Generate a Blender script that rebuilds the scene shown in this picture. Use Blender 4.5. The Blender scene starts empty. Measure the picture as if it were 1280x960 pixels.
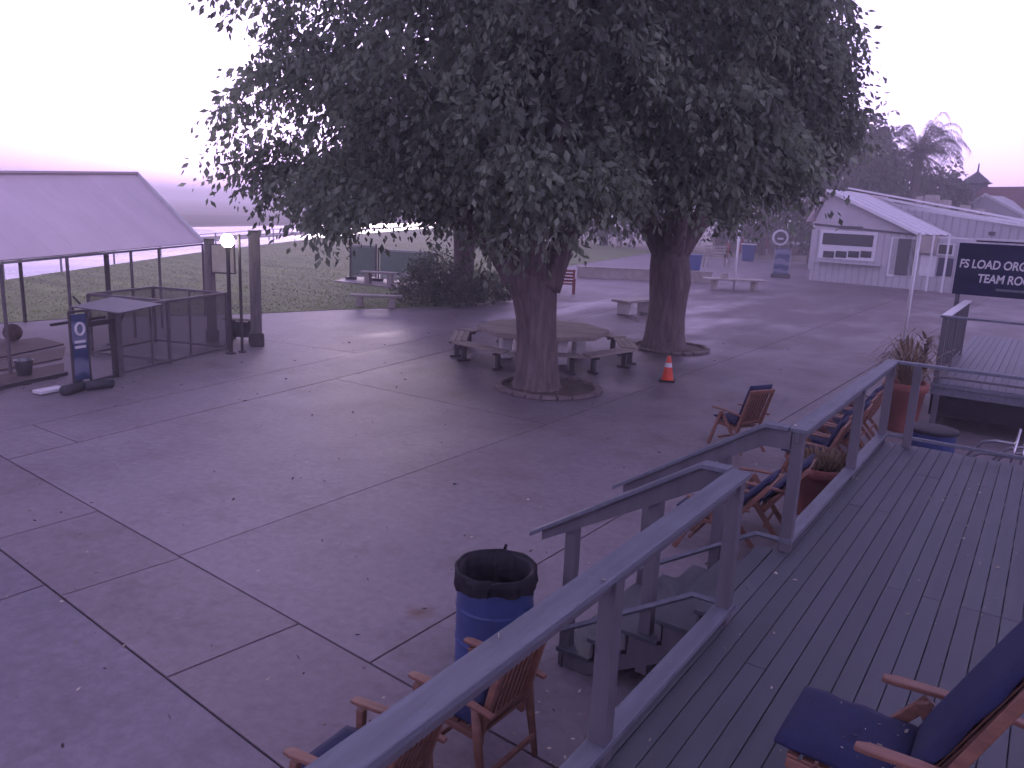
import bpy, bmesh, math, random
import numpy as np
from mathutils import Vector, Matrix
random.seed(7); rng = np.random.default_rng(11)
SC = bpy.context.scene
COL = SC.collection
rad = math.radians

# ------------------------------------------------------------------ camera
FPX, PITCH, ROLL, YAW, HCAM = 989.05, 0.215212, 0.0436332, 0.593039, 3.67
fwd = Vector((-math.sin(YAW)*math.cos(PITCH), math.cos(YAW)*math.cos(PITCH), -math.sin(PITCH)))
r0 = Vector((math.cos(YAW), math.sin(YAW), 0)); u0 = r0.cross(fwd)
RGT = r0*math.cos(ROLL) + u0*math.sin(ROLL)
UPV = -r0*math.sin(ROLL) + u0*math.cos(ROLL)
CAM = Vector((0, 0, HCAM))
cd = bpy.data.cameras.new('camera'); co = bpy.data.objects.new('camera', cd); COL.objects.link(co)
cd.sensor_width = 36; cd.lens = 36*FPX/1280; cd.clip_start = .05; cd.clip_end = 8000
co.matrix_world = Matrix(((RGT.x, UPV.x, -fwd.x, 0), (RGT.y, UPV.y, -fwd.y, 0), (RGT.z, UPV.z, -fwd.z, HCAM), (0, 0, 0, 1)))
SC.camera = co

# ------------------------------------------------------------------ sky, sun, exposure
SUN_AZ = rad(-43)      # measured from +Y towards +X: low on the left of the view
SUN_EL = rad(4)
w = bpy.data.worlds.new('World'); SC.world = w; w.use_nodes = True
nt = w.node_tree; bg = nt.nodes['Background']
sky = nt.nodes.new('ShaderNodeTexSky'); sky.sky_type = 'NISHITA'; sky.sun_disc = False
sky.sun_elevation = SUN_EL; sky.sun_rotation = SUN_AZ; sky.altitude = 400; sky.air_density = 2.0; sky.dust_density = 1.0; sky.ozone_density = 1.0
# clear sky tinted for a purple cast: most of its colour goes to pale violet
bw = nt.nodes.new('ShaderNodeRGBToBW'); nt.links.new(sky.outputs[0], bw.inputs[0])
tint = nt.nodes.new('ShaderNodeMix'); tint.data_type = 'RGBA'; tint.blend_type = 'MULTIPLY'; tint.inputs[0].default_value = 1
nt.links.new(bw.outputs[0], tint.inputs[6]); tint.inputs[7].default_value = (1.12, .89, 2.0, 1)
mixw = nt.nodes.new('ShaderNodeMix'); mixw.data_type = 'RGBA'; mixw.inputs[0].default_value = .85
nt.links.new(sky.outputs[0], mixw.inputs[6]); nt.links.new(tint.outputs[2], mixw.inputs[7])
nt.links.new(mixw.outputs[2], bg.inputs[0]); bg.inputs[1].default_value = 0.15
sl = bpy.data.lights.new('sun', 'SUN'); sl.energy = 0.5; sl.angle = rad(12); sl.color = (1, .80, .86)
so = bpy.data.objects.new('sun', sl); COL.objects.link(so)
sd = Vector((math.sin(SUN_AZ)*math.cos(SUN_EL), math.cos(SUN_AZ)*math.cos(SUN_EL), math.sin(SUN_EL)))
so.rotation_euler = sd.to_track_quat('Z', 'Y').to_euler(); so.location = (-60, 40, 30)
SC.view_settings.view_transform = 'Standard'; SC.view_settings.look = 'None'
SC.view_settings.exposure = 1.85; SC.view_settings.gamma = 1
SC.render.engine = 'CYCLES'; SC.cycles.use_light_tree = False
SC.cycles.use_denoising = True
SC.cycles.max_bounces = 6; SC.cycles.diffuse_bounces = 3; SC.cycles.glossy_bounces = 2
SC.cycles.use_adaptive_sampling = True; SC.cycles.adaptive_threshold = .02; SC.cycles.adaptive_min_samples = 10
SC.cycles.transmission_bounces = 4; SC.cycles.transparent_max_bounces = 6; SC.cycles.volume_bounces = 0
SC.cycles.caustics_reflective = False; SC.cycles.caustics_refractive = False

# ------------------------------------------------------------------ helpers
def ray(x, y): return fwd*FPX + RGT*(x-640) - UPV*(y-480)
def G(x, y, z=0.0):
    d = ray(x, y); return CAM + d*((z-HCAM)/d.z)
def D(x, y, dist):
    d = ray(x, y); return CAM + d*(dist/math.hypot(d.x, d.y))
def onplane(x, y, A, B):
    """pixel ray on the upright plane through A and B -> (metres along A-B, height)"""
    d = ray(x, y); e = Vector((B.x-A.x, B.y-A.y, 0)).normalized(); n = Vector((-e.y, e.x, 0))
    t = (Vector((A.x, A.y, 0))-Vector((0, 0, 0))).dot(n)/d.dot(n); p = CAM+d*t
    return (p-Vector((A.x, A.y, 0))).dot(e), p.z

class MB:
    def __init__(s): s.v = []; s.f = []
    def add(s, vs, fs):
        o = len(s.v); s.v += [tuple(v) for v in vs]; s.f += [tuple(i+o for i in f) for f in fs]; return s
    def box(s, c, size, M=None):
        hx, hy, hz = size[0]/2, size[1]/2, size[2]/2; c = Vector(c); vs = []
        for z in (-hz, hz):
            for x, y in ((-hx, -hy), (hx, -hy), (hx, hy), (-hx, hy)):
                p = Vector((x, y, z)); p = M @ p if M else p; vs.append(p+c)
        return s.add(vs, [(3, 2, 1, 0), (4, 5, 6, 7), (0, 1, 5, 4), (1, 2, 6, 5), (2, 3, 7, 6), (3, 0, 4, 7)])
    def beam(s, p, q, w, h, up=(0, 0, 1), w2=None, h2=None):
        p, q = Vector(p), Vector(q); d = (q-p).normalized(); up = Vector(up)
        if abs(d.dot(up)) > .98: up = Vector((1, 0, 0))
        x = d.cross(up).normalized(); u = x.cross(d).normalized(); vs = []
        for c, ww, hh in ((p, w, h), (q, w2 or w, h2 or h)):
            for a, b in ((-1, -1), (1, -1), (1, 1), (-1, 1)): vs.append(c+x*(a*ww/2)+u*(b*hh/2))
        return s.add(vs, [(3, 2, 1, 0), (4, 5, 6, 7), (0, 1, 5, 4), (1, 2, 6, 5), (2, 3, 7, 6), (3, 0, 4, 7)])
    def tube(s, pts, r, n=8, cap=True):
        pts = [Vector(p) for p in pts]; m = len(pts)
        rs = r if isinstance(r, (list, tuple)) else [r]*m; vs = []; prev = None
        for i, p in enumerate(pts):
            d = (pts[min(i+1, m-1)]-pts[max(i-1, 0)]).normalized()
            if prev is None:
                a = Vector((0, 0, 1)) if abs(d.z) < .9 else Vector((1, 0, 0)); prev = d.cross(a).normalized()
            x = (prev - d*prev.dot(d)).normalized(); prev = x; y = d.cross(x)
            for k in range(n):
                t = 2*math.pi*k/n; vs.append(p+(x*math.cos(t)+y*math.sin(t))*rs[i])
        fs = [(i*n+k, i*n+(k+1) % n, (i+1)*n+(k+1) % n, (i+1)*n+k) for i in range(m-1) for k in range(n)]
        if cap: fs += [tuple(range(n-1, -1, -1)), tuple((m-1)*n+k for k in range(n))]
        return s.add(vs, fs)
    def lathe(s, prof, n=24, c=(0, 0, 0), wob=0):
        c = Vector(c); vs = []; m = len(prof)
        for i, (r, z) in enumerate(prof):
            for k in range(n):
                t = 2*math.pi*k/n; rr = r*(1+wob*math.sin(3*t+i)); vs.append(c+Vector((rr*math.cos(t), rr*math.sin(t), z)))
        fs = [(i*n+k, i*n+(k+1) % n, (i+1)*n+(k+1) % n, (i+1)*n+k) for i in range(m-1) for k in range(n)]
        return s.add(vs, fs)
    def prism(s, poly, z0, z1):
        n = len(poly); vs = [(p[0], p[1], z0) for p in poly]+[(p[0], p[1], z1) for p in poly]
        return s.add(vs, [tuple(range(n-1, -1, -1)), tuple(range(n, 2*n))]+[(i, (i+1) % n, n+(i+1) % n, n+i) for i in range(n)])
    def plate(s, pts, th):
        """polygon of 3-D points given a thickness along its normal"""
        pts = [Vector(p) for p in pts]; n = (pts[1]-pts[0]).cross(pts[2]-pts[0]).normalized(); m = len(pts)
        vs = pts+[p-n*th for p in pts]
        return s.add(vs, [tuple(range(m)), tuple(range(2*m-1, m-1, -1))]+[((i+1) % m, i, m+i, m+(i+1) % m) for i in range(m)])
    def mesh(s, name, mat=None, smooth=False):
        me = bpy.data.meshes.new(name); me.from_pydata(s.v, [], s.f); me.update()
        if mat: me.materials.append(mat)
        if smooth: me.polygons.foreach_set('use_smooth', [True]*len(me.polygons))
        return me
    def build(s, name, mat, parent=None, smooth=False, bevel=0, loc=None):
        return obj(name, s.mesh(name, mat, smooth), parent, bevel, loc)
def obj(name, me, parent=None, bevel=0, loc=None):
    o = bpy.data.objects.new(name, me); COL.objects.link(o)
    if parent: o.parent = parent
    if loc is not None: o.location = loc
    if bevel:
        m = o.modifiers.new('bevel', 'BEVEL'); m.width = bevel; m.segments = 1; m.limit_method = 'ANGLE'; m.angle_limit = rad(40)
    return o
def tag(o, label=None, cat=None, group=None, kind=None):
    if label: o['label'] = label
    if cat: o['category'] = cat
    if group: o['group'] = group
    if kind: o['kind'] = kind
    return o
def thing(name, label, cat, loc=(0, 0, 0), rz=0, group=None):
    o = bpy.data.objects.new(name, None); COL.objects.link(o); o.location = loc; o.rotation_euler = (0, 0, rz)
    o.empty_display_size = .2
    return tag(o, label, cat, group)
def copy_tree(o, parent=None):
    c = o.copy(); COL.objects.link(c); c.parent = parent
    for ch in [k for k in bpy.data.objects if k.parent == o]: copy_tree(ch, c)
    return c

# ------------------------------------------------------------------ materials
def mat(name, col, rough=.7, var=.15, scale=3.0, bump=0.0, bscale=40, metal=0.0, col2=None, stretch=None, detail=6, spec=.5, island=0.0, rvar=0.0, coord='Object'):
    m = bpy.data.materials.new(name); m.use_nodes = True; n = m.node_tree.nodes; l = m.node_tree.links
    b = n['Principled BSDF']; b.inputs['Roughness'].default_value = rough; b.inputs['Metallic'].default_value = metal
    b.inputs['Specular IOR Level'].default_value = spec
    tc = n.new('ShaderNodeTexCoord'); mp = n.new('ShaderNodeMapping'); l.new(tc.outputs[coord], mp.inputs[0])
    if stretch: mp.inputs['Scale'].default_value = stretch
    nz = n.new('ShaderNodeTexNoise'); nz.inputs['Scale'].default_value = scale; nz.inputs['Detail'].default_value = detail; nz.inputs['Roughness'].default_value = .62
    l.new(mp.outputs[0], nz.inputs[0])
    rp = n.new('ShaderNodeValToRGB'); e = rp.color_ramp.elements; e[0].position = .3; e[1].position = .7
    c2 = col2 or [min(1, c*(1+var)) for c in col]; c1 = col if col2 else [c*(1-var) for c in col]
    e[0].color = (*c1, 1); e[1].color = (*c2, 1); l.new(nz.outputs[0], rp.inputs[0]); out = rp.outputs[0]
    if island:
        ge = n.new('ShaderNodeNewGeometry'); oi = n.new('ShaderNodeObjectInfo')
        hs = n.new('ShaderNodeHueSaturation'); ad = n.new('ShaderNodeMath'); ad.operation = 'MULTIPLY_ADD'
        src = ge.outputs['Random Per Island']; l.new(src, ad.inputs[0]); ad.inputs[1].default_value = 2*island; ad.inputs[2].default_value = 1-island
        l.new(ad.outputs[0], hs.inputs['Value']); l.new(out, hs.inputs['Color']); out = hs.outputs[0]
    l.new(out, b.inputs['Base Color'])
    if rvar:
        mr = n.new('ShaderNodeMapRange'); l.new(nz.outputs[0], mr.inputs[0]); mr.inputs[1].default_value = .3; mr.inputs[2].default_value = .7
        mr.inputs[3].default_value = rough-rvar; mr.inputs[4].default_value = rough+rvar; l.new(mr.outputs[0], b.inputs['Roughness'])
    if bump:
        n2 = n.new('ShaderNodeTexNoise'); n2.inputs['Scale'].default_value = bscale; n2.inputs['Detail'].default_value = 5; l.new(mp.outputs[0], n2.inputs[0])
        bp = n.new('ShaderNodeBump'); bp.inputs['Strength'].default_value = bump; bp.inputs['Distance'].default_value = .02; l.new(n2.outputs[0], bp.inputs['Height']); l.new(bp.outputs[0], b.inputs['Normal'])
    return m
def perobj(m, amt):
    """value shift from object to object"""
    n = m.node_tree.nodes; l = m.node_tree.links; b = n['Principled BSDF']; src = b.inputs['Base Color'].links[0].from_socket
    oi = n.new('ShaderNodeObjectInfo'); hs = n.new('ShaderNodeHueSaturation'); ad = n.new('ShaderNodeMath'); ad.operation = 'MULTIPLY_ADD'
    l.new(oi.outputs['Random'], ad.inputs[0]); ad.inputs[1].default_value = 2*amt; ad.inputs[2].default_value = 1-amt
    l.new(ad.outputs[0], hs.inputs['Value']); l.new(src, hs.inputs['Color']); l.new(hs.outputs[0], b.inputs['Base Color'])
    return m
def leafmat(name, col, var=.35, trans=.35, rough=.5):
    m = mat(name, col, rough, .45, .55, island=var, spec=.5, detail=1); n = m.node_tree.nodes; l = m.node_tree.links; b = n['Principled BSDF']
    src = b.inputs['Base Color'].links[0].from_socket
    tr = n.new('ShaderNodeBsdfTranslucent'); mx = n.new('ShaderNodeMixShader'); mx.inputs[0].default_value = trans
    l.new(src, tr.inputs[0]); l.new(b.outputs[0], mx.inputs[1]); l.new(tr.outputs[0], mx.inputs[2])
    l.new(mx.outputs[0], n['Material Output'].inputs[0]); return m
M = {}
def concrete(tone=(1, 1, 1)):
    m = bpy.data.materials.new('concrete'); m.use_nodes = True; n = m.node_tree.nodes; l = m.node_tree.links; b = n['Principled BSDF']
    tc = n.new('ShaderNodeTexCoord'); co_ = tc.outputs['Object']
    def noise(s, d=6, r=.6, st=None):
        z = n.new('ShaderNodeTexNoise'); z.inputs['Scale'].default_value = s; z.inputs['Detail'].default_value = d; z.inputs['Roughness'].default_value = r
        if st:
            mp = n.new('ShaderNodeMapping'); mp.inputs['Scale'].default_value = st; l.new(co_, mp.inputs[0]); l.new(mp.outputs[0], z.inputs[0])
        else: l.new(co_, z.inputs[0])
        return z.outputs[0]
    def half(s):
        x = n.new('ShaderNodeMath'); x.operation = 'MULTIPLY'; x.inputs[1].default_value = .5; l.new(s, x.inputs[0]); return x.outputs[0]
    def ramp(s, stops):
        r = n.new('ShaderNodeValToRGB'); e = r.color_ramp.elements
        while len(e) < len(stops): e.new(.5)
        for i, (p, c) in enumerate(stops): e[i].position = p; e[i].color = (*c, 1) if len(c) == 3 else c
        l.new(s, r.inputs[0]); return r.outputs[0]
    def mul(a, bb, f=1.0):
        x = n.new('ShaderNodeMix'); x.data_type = 'RGBA'; x.blend_type = 'MULTIPLY'; x.inputs[0].default_value = f; l.new(a, x.inputs[6]); l.new(bb, x.inputs[7]); return x.outputs[2]
    base = ramp(noise(.35), [(.3, (.30, .275, .275)), (.55, (.36, .33, .325)), (.75, (.39, .36, .36))])
    fine = ramp(noise(9, 8, .7), [(.3, (.78, .77, .77)), (.7, (1.10, 1.09, 1.08))])
    stain = ramp(noise(.9, 7, .7), [(.32, (.72, .68, .66)), (.5, (1, 1, 1))])
    speck = ramp(noise(38, 3, .5), [(.27, (.55, .52, .5)), (.34, (1, 1, 1))])
    c = mul(mul(mul(base, fine), stain, .7), speck, .8)
    vo = n.new('ShaderNodeTexVoronoi'); vo.inputs['Scale'].default_value = 2.6; l.new(co_, vo.inputs[0])
    sp = ramp(vo.outputs['Distance'], [(.022, (.4, .36, .35)), (.055, (1, 1, 1))]); c = mul(c, sp, .9)
    # rust-coloured spill stain on the slab by the drum
    vm = n.new('ShaderNodeVectorMath'); vm.operation = 'DISTANCE'; l.new(co_, vm.inputs[0]); g = G(524, 766); vm.inputs[1].default_value = (g.x, g.y, 0)
    ds = n.new('ShaderNodeMath'); ds.operation = 'ADD'; nz = noise(7, 6, .7); sc_ = n.new('ShaderNodeMath'); sc_.operation = 'MULTIPLY'; l.new(nz, sc_.inputs[0]); sc_.inputs[1].default_value = .35
    l.new(vm.outputs['Value'], ds.inputs[0]); l.new(sc_.outputs[0], ds.inputs[1])
    st = ramp(ds.outputs[0], [(.16, (.75, .56, .42)), (.34, (1, 1, 1))]); c = mul(c, st)
    oi = n.new('ShaderNodeObjectInfo'); hs = n.new('ShaderNodeHueSaturation'); ad = n.new('ShaderNodeMath'); ad.operation = 'MULTIPLY_ADD'
    l.new(oi.outputs['Random'], ad.inputs[0]); ad.inputs[1].default_value = .14; ad.inputs[2].default_value = .93; l.new(ad.outputs[0], hs.inputs['Value']); l.new(c, hs.inputs['Color'])
    tn = n.new('ShaderNodeMix'); tn.data_type = 'RGBA'; tn.blend_type = 'MULTIPLY'; tn.inputs[0].default_value = 1; l.new(hs.outputs[0], tn.inputs[6]); tn.inputs[7].default_value = (*tone, 1)
    # damp patch by the hut, widened to darken the far concrete; smoother too
    v2 = n.new('ShaderNodeMapping'); p = G(1000, 388); v2.inputs['Location'].default_value = (-p.x*.075, -p.y*.036, 0); v2.inputs['Scale'].default_value = (.075, .036, 1); l.new(co_, v2.inputs[0])
    ln = n.new('ShaderNodeVectorMath'); ln.operation = 'LENGTH'; l.new(v2.outputs[0], ln.inputs[0])
    a2 = n.new('ShaderNodeMath'); a2.operation = 'MULTIPLY_ADD'; l.new(noise(.5, 5, .65), a2.inputs[0]); a2.inputs[1].default_value = 1.1; l.new(ln.outputs['Value'], a2.inputs[2])
    wet = ramp(half(a2.outputs[0]), [(.48, (1, 1, 1)), (.78, (0, 0, 0))])
    dk = n.new('ShaderNodeMix'); dk.data_type = 'RGBA'; dk.blend_type = 'MULTIPLY'; l.new(wet, dk.inputs[0]); l.new(tn.outputs[2], dk.inputs[6]); dk.inputs[7].default_value = (.50, .45, .44, 1)
    l.new(dk.outputs[2], b.inputs['Base Color'])
    pud = ramp(noise(.45, 3, .5, (1.2, .5, 1)), [(.45, (0, 0, 0)), (.7, (1, 1, 1))]); wp = mul(wet, pud)
    mr = n.new('ShaderNodeMapRange'); l.new(wp, mr.inputs[0]); mr.inputs[3].default_value = .62; mr.inputs[4].default_value = .30; l.new(mr.outputs[0], b.inputs['Roughness'])
    bp = n.new('ShaderNodeBump'); bp.inputs['Strength'].default_value = .18; bp.inputs['Distance'].default_value = .01; l.new(noise(30, 6, .7), bp.inputs['Height']); l.new(bp.outputs[0], b.inputs['Normal'])
    b.inputs['Specular IOR Level'].default_value = .22
    return m
M['concrete'] = concrete((.80, .77, .82)); M['concrete_cool'] = concrete((.64, .62, .70)); M['concrete_warm'] = concrete((.71, .66, .70))
M['soil'] = mat('soil', (.10, .075, .055), .95, .3, 2, .4, 25)
M['field'] = mat('dry_field', (.20, .17, .13), .95, .25, .02, 0, detail=9)
M['joint'] = mat('joint_soil', (.05, .04, .035), .95, .3, 5)
M['grass_ground'] = mat('turf', (.19, .225, .085), .95, .35, .6, .3, 30, stretch=(.35, 1.6, 1))
M['grass'] = leafmat('grass_blade', (.21, .25, .09), .2, .5, .7)
M['runway'] = mat('wet_tarmac', (.16, .15, .15), .22, .2, .08, 0, spec=.6, rvar=.10)
M['deckpaint'] = perobj(mat('deck_paint', (.066, .073, .082), .6, .26, 1.6, .3, 60, stretch=(9, .6, 3), rvar=.12), .14)
M['railpaint'] = mat('rail_paint', (.132, .143, .165), .55, .22, 2.6, .3, 45, stretch=(7, .9, 3))
M['railside'] = mat('post_paint', (.115, .108, .118), .6, .16, 2.2, .15, 30, stretch=(4, 4, .8))
M['teak'] = mat('teak', (.20, .097, .062), .55, .3, 3, .15, 30, stretch=(6, 1, 6), island=.15)
M['teak_pale'] = mat('teak_worn', (.42, .26, .13), .6, .2, 3)
M['cushion'] = mat('navy_cushion', (.015, .019, .066), .85, .25, 4, .25, 90)
M['drum'] = mat('blue_drum', (.045, .07, .19), .38, .25, 2.5, .05, 10, spec=.5)
M['black'] = mat('black_plastic', (.014, .013, .016), .6, .3, 5, .15, 14, spec=.25)
M['terra'] = mat('terracotta', (.25, .085, .062), .75, .25, 3, .1, 20)
M['bark'] = mat('bark', (.165, .13, .12), .95, .4, 2.5, .9, 9, stretch=(4, 4, .7))
M['leaf'] = leafmat('mulberry_leaf', (.21, .25, .165), .45, .55, .36)
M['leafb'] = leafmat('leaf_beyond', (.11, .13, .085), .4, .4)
M['bush'] = leafmat('bush_leaf', (.085, .105, .06), .4, .3)
M['palm'] = leafmat('palm_frond', (.07, .085, .045), .3, .25)
M['dead'] = leafmat('dry_leaf', (.24, .17, .10), .4, .2)
M['stone'] = mat('cast_stone', (.36, .33, .29), .85, .2, 3, .3, 25)
M['greywood'] = mat('grey_timber', (.17, .15, .155), .9, .3, 3, .4, 14, stretch=(5, 5, .6))
M['kerb'] = mat('old_kerb', (.20, .165, .15), .9, .25, 4, .3, 25)
M['whitestone'] = mat('white_stone', (.62, .60, .57), .8, .12, 3, .2, 25)
M['plank'] = perobj(mat('weathered_plank', (.30, .26, .22), .8, .25, 2, .3, 30, stretch=(1, 6, 6)), .14)
M['orange'] = mat('orange_pvc', (.75, .07, .02), .5, .15, 6)
M['white'] = mat('white_paint', (.74, .74, .74), .5, .08, 2)
M['batten'] = mat('grey_batten', (.40, .39, .41), .6, .1, .8)
M['siding'] = mat('pale_siding', (.50, .49, .50), .6, .08, .8, .05, 10)
M['steel'] = mat('galvanised_steel', (.34, .34, .36), .38, .15, 4, metal=.8)
M['oldsteel'] = mat('weathered_steel', (.17, .15, .155), .55, .2, 4, metal=.3)
M['darksteel'] = mat('dark_steel', (.085, .075, .075), .55, .25, 4, metal=.4)
M['chrome'] = mat('chrome_tube', (.55, .55, .57), .2, .1, 4, metal=1)
M['roof'] = mat('metal_roof', (.76, .64, .66), .55, .1, .4, 0)
M['awning'] = mat('white_roofing', (.84, .83, .85), .4, .06, 1)
M['redroof'] = mat('red_shingle', (.15, .066, .062), .85, .3, 2, .3, 12)
M['glass'] = mat('dark_glass', (.012, .014, .018), .08, .2, 1, spec=.7)
M['navy'] = mat('navy_sign', (.014, .02, .055), .75, .12, 2, spec=.15)
M['greenscreen'] = mat('green_windscreen', (.035, .085, .075), .8, .2, 4)
M['mat'] = mat('rubber_mat', (.12, .085, .08), .85, .2, 2)
M['redpaint'] = mat('red_paint', (.26, .06, .055), .6, .2, 4)
M['bluebin'] = mat('blue_bin', (.03, .065, .22), .5, .2, 4)
M['paper'] = mat('letter_white', (.72, .72, .70), .6, .04, 4)
M['charcoal'] = mat('charcoal_paint', (.05, .05, .055), .6, .2, 4)
M['deck2'] = perobj(mat('deck_boards_grey', (.13, .13, .15), .6, .15, 2, .1, 50, stretch=(8, .7, 3)), .08)
M['litter'] = mat('dry_litter', (.5, .45, .34), .9, .3, 20, island=.4)
def meshscreen():
    m = bpy.data.materials.new('wire_screen'); m.use_nodes = True; n = m.node_tree.nodes; l = m.node_tree.links; b = n['Principled BSDF']
    b.inputs['Base Color'].default_value = (.16, .14, .15, 1); b.inputs['Roughness'].default_value = .7
    tr = n.new('ShaderNodeBsdfTransparent'); mx = n.new('ShaderNodeMixShader'); mx.inputs[0].default_value = .34
    l.new(tr.outputs[0], mx.inputs[1]); l.new(b.outputs[0], mx.inputs[2]); l.new(mx.outputs[0], n['Material Output'].inputs[0]); return m
M['screen'] = meshscreen()
M['greenscreen'] = meshscreen(); M['greenscreen'].name = 'green_netting'
for nd in M['greenscreen'].node_tree.nodes:
    if nd.type == 'BSDF_PRINCIPLED': nd.inputs['Base Color'].default_value = (.06, .14, .13, 1)
    if nd.type == 'MIX_SHADER': nd.inputs[0].default_value = .6
def emit(name, col, s):
    m = bpy.data.materials.new(name); m.use_nodes = True; b = m.node_tree.nodes['Principled BSDF']
    b.inputs['Emission Color'].default_value = (*col, 1); b.inputs['Emission Strength'].default_value = s; return m
M['lampglow'] = emit('lamp_glow', (1, .94, .90), 7)
def poster(name, bgc, fg):
    """printed banner: loose waves and blots of pale ink on a blue ground"""
    m = bpy.data.materials.new(name); m.use_nodes = True; n = m.node_tree.nodes; l = m.node_tree.links; b = n['Principled BSDF']
    tc = n.new('ShaderNodeTexCoord'); wv = n.new('ShaderNodeTexWave'); wv.bands_direction = 'Z'; wv.inputs['Scale'].default_value = .45; wv.inputs['Distortion'].default_value = 11; wv.inputs['Detail'].default_value = 3; wv.inputs['Detail Scale'].default_value = 1.2
    l.new(tc.outputs['Object'], wv.inputs[0]); r = n.new('ShaderNodeValToRGB'); e = r.color_ramp.elements; e[0].position = .45; e[1].position = .8; e[0].color = (*bgc, 1); e[1].color = (*fg, 1)
    l.new(wv.outputs[0], r.inputs[0]); l.new(r.outputs[0], b.inputs['Base Color']); b.inputs['Roughness'].default_value = .5; return m
M['poster'] = poster('banner_print', (.04, .065, .14), (.17, .19, .27))

# ================================================================== SETTING
def sheet(name, pts, z, m, th=0.0, bottom=None):
    mb = MB()
    if th: mb.prism(pts, z-th, z)
    else: mb.add([(p[0], p[1], z) for p in pts], [tuple(range(len(pts)))])
    return tag(mb.build(name, m), kind='structure')
gb = MB(); RG = 4000
gb.add([(-RG, -RG, -.07), (RG, -RG, -.07), (RG, RG, -.07), (-RG, RG, -.07)], [(0, 1, 2, 3)])
tag(gb.build('ground', M['field']), kind='structure')
LAWN_EDGE = [(-25.6, -8), (-24.1, 9.6), (-23.87, 11.92), (-21.58, 16.73), (-20.79, 19.53), (-19.56, 22.38), (-18.9, 23.7)]
PLAZA = [(-25.6, -8), (16, -8), (16, 80), (-36, 80), (-28, 46), (-19.3, 27.5)] + LAWN_EDGE[:0:-1]
sheet('plaza_bed', PLAZA, -.02, M['joint'])

# concrete slabs: the plaza outline cut along the joints the photograph shows
def side(p, a, b): return (b[0]-a[0])*(p[1]-a[1])-(b[1]-a[1])*(p[0]-a[0])
def clip(poly, a, b, sgn):
    out = []
    for i in range(len(poly)):
        p, q = poly[i], poly[(i+1) % len(poly)]; sp, sq = side(p, a, b)*sgn, side(q, a, b)*sgn
        if sp >= 0: out.append(p)
        if sp*sq < 0:
            t = sp/(sp-sq); out.append((p[0]+(q[0]-p[0])*t, p[1]+(q[1]-p[1])*t))
    return out
def g2(x, y): v = G(x, y); return (v.x, v.y)
def cut(polys, p1, p2):
    a, b = g2(*p1), g2(*p2); res = []
    for po in polys:
        for s in (1, -1):
            c = clip(po, a, b, s)
            if len(c) > 2: res.append(c)
    return res
def split(polys, p1, p2):
    a, b = g2(*p1), g2(*p2)
    return [c for c in (clip(p, a, b, 1) for p in polys) if len(c) > 2], [c for c in (clip(p, a, b, -1) for p in polys) if len(c) > 2]
NE, SW = split([PLAZA], (10, 575), (500, 850))        # long diagonal joint
STRIP, SW2 = split(SW, (0, 686.7), (336.7, 946.7))
for l_ in (((0, 673), (107, 643)), ((87, 741), (217, 700)), ((200, 850), (365, 783))): STRIP = cut(STRIP, *l_)
SW2 = cut(SW2, (0, 750), (53, 732))
UP, LOW = split(NE, (217, 697), (914, 448))
LOW = cut(LOW, (463, 828), (1024, 498)); LOW = cut(LOW, (1020, 445), (1088, 456))
UP1, UP2 = split(UP, (97, 553), (420, 473))
UP2 = cut(UP2, (449, 480), (593, 511))
FAR, MIDD = split(UP1, (0, 540), (593, 409))
MIDD = cut(MIDD, (43, 532), (97, 553)); FAR = cut(FAR, (330, 425), (480, 446))
slabs = STRIP+SW2+LOW+UP2+MIDD+FAR
def inset(poly, d):
    n = len(poly); A = sum(poly[i][0]*poly[(i+1) % n][1]-poly[(i+1) % n][0]*poly[i][1] for i in range(n))
    if A < 0: poly = poly[::-1]
    out = []
    for i in range(n):
        p0, p1, p2 = Vector(poly[i-1]), Vector(poly[i]), Vector(poly[(i+1) % n])
        e1, e2 = p1-p0, p2-p1
        if e1.length < 1e-4 or e2.length < 1e-4: continue
        e1.normalize(); e2.normalize()
        n1, n2 = Vector((-e1.y, e1.x)), Vector((-e2.y, e2.x)); k = 1+n1.dot(n2)
        out.append(p1+(n1+n2)*(d/max(k, .35)))
    return out
plaza = bpy.data.objects.new('plaza', None); COL.objects.link(plaza); plaza['kind'] = 'structure'
for po in slabs:
    q = inset(po, .011); cm = M['concrete_cool'] if po in SW2 else M['concrete_warm'] if po in STRIP else M['concrete']
    if len(q) > 2: MB().prism([(p.x, p.y) for p in q], -.018, random.uniform(-.002, .002)).build('slab', cm, plaza)

# lawn, runway, far fields
LF = [G(-260, 398), G(0, 351), G(245, 316), G(420, 295), G(560, 283)]
lawn_poly = [(p[0], p[1]) for p in LAWN_EDGE] + [(-19.3, 27.5), (-28, 46), (-36, 80), (-75, 120)] + [(p.x, p.y) for p in LF[::-1]] + [(-46, -8)]
sheet('lawn', lawn_poly, .012, M['grass_ground'], .06)
def off(p, d):
    v = Vector((p.x, p.y)); return v*(1+d/v.length)
def strip(name, d0, d1, z, m):
    a = [off(p, d0) for p in LF]; b = [off(p, d1) for p in LF[::-1]]
    sheet(name, [(p.x, p.y) for p in a+b], z, m)
strip('taxiway', .6, 14, -.05, M['runway'])
strip('runway', 24, 52, -.055, M['runway'])
strip('dirt_verge', 60, 130, -.058, M['soil'])
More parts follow.
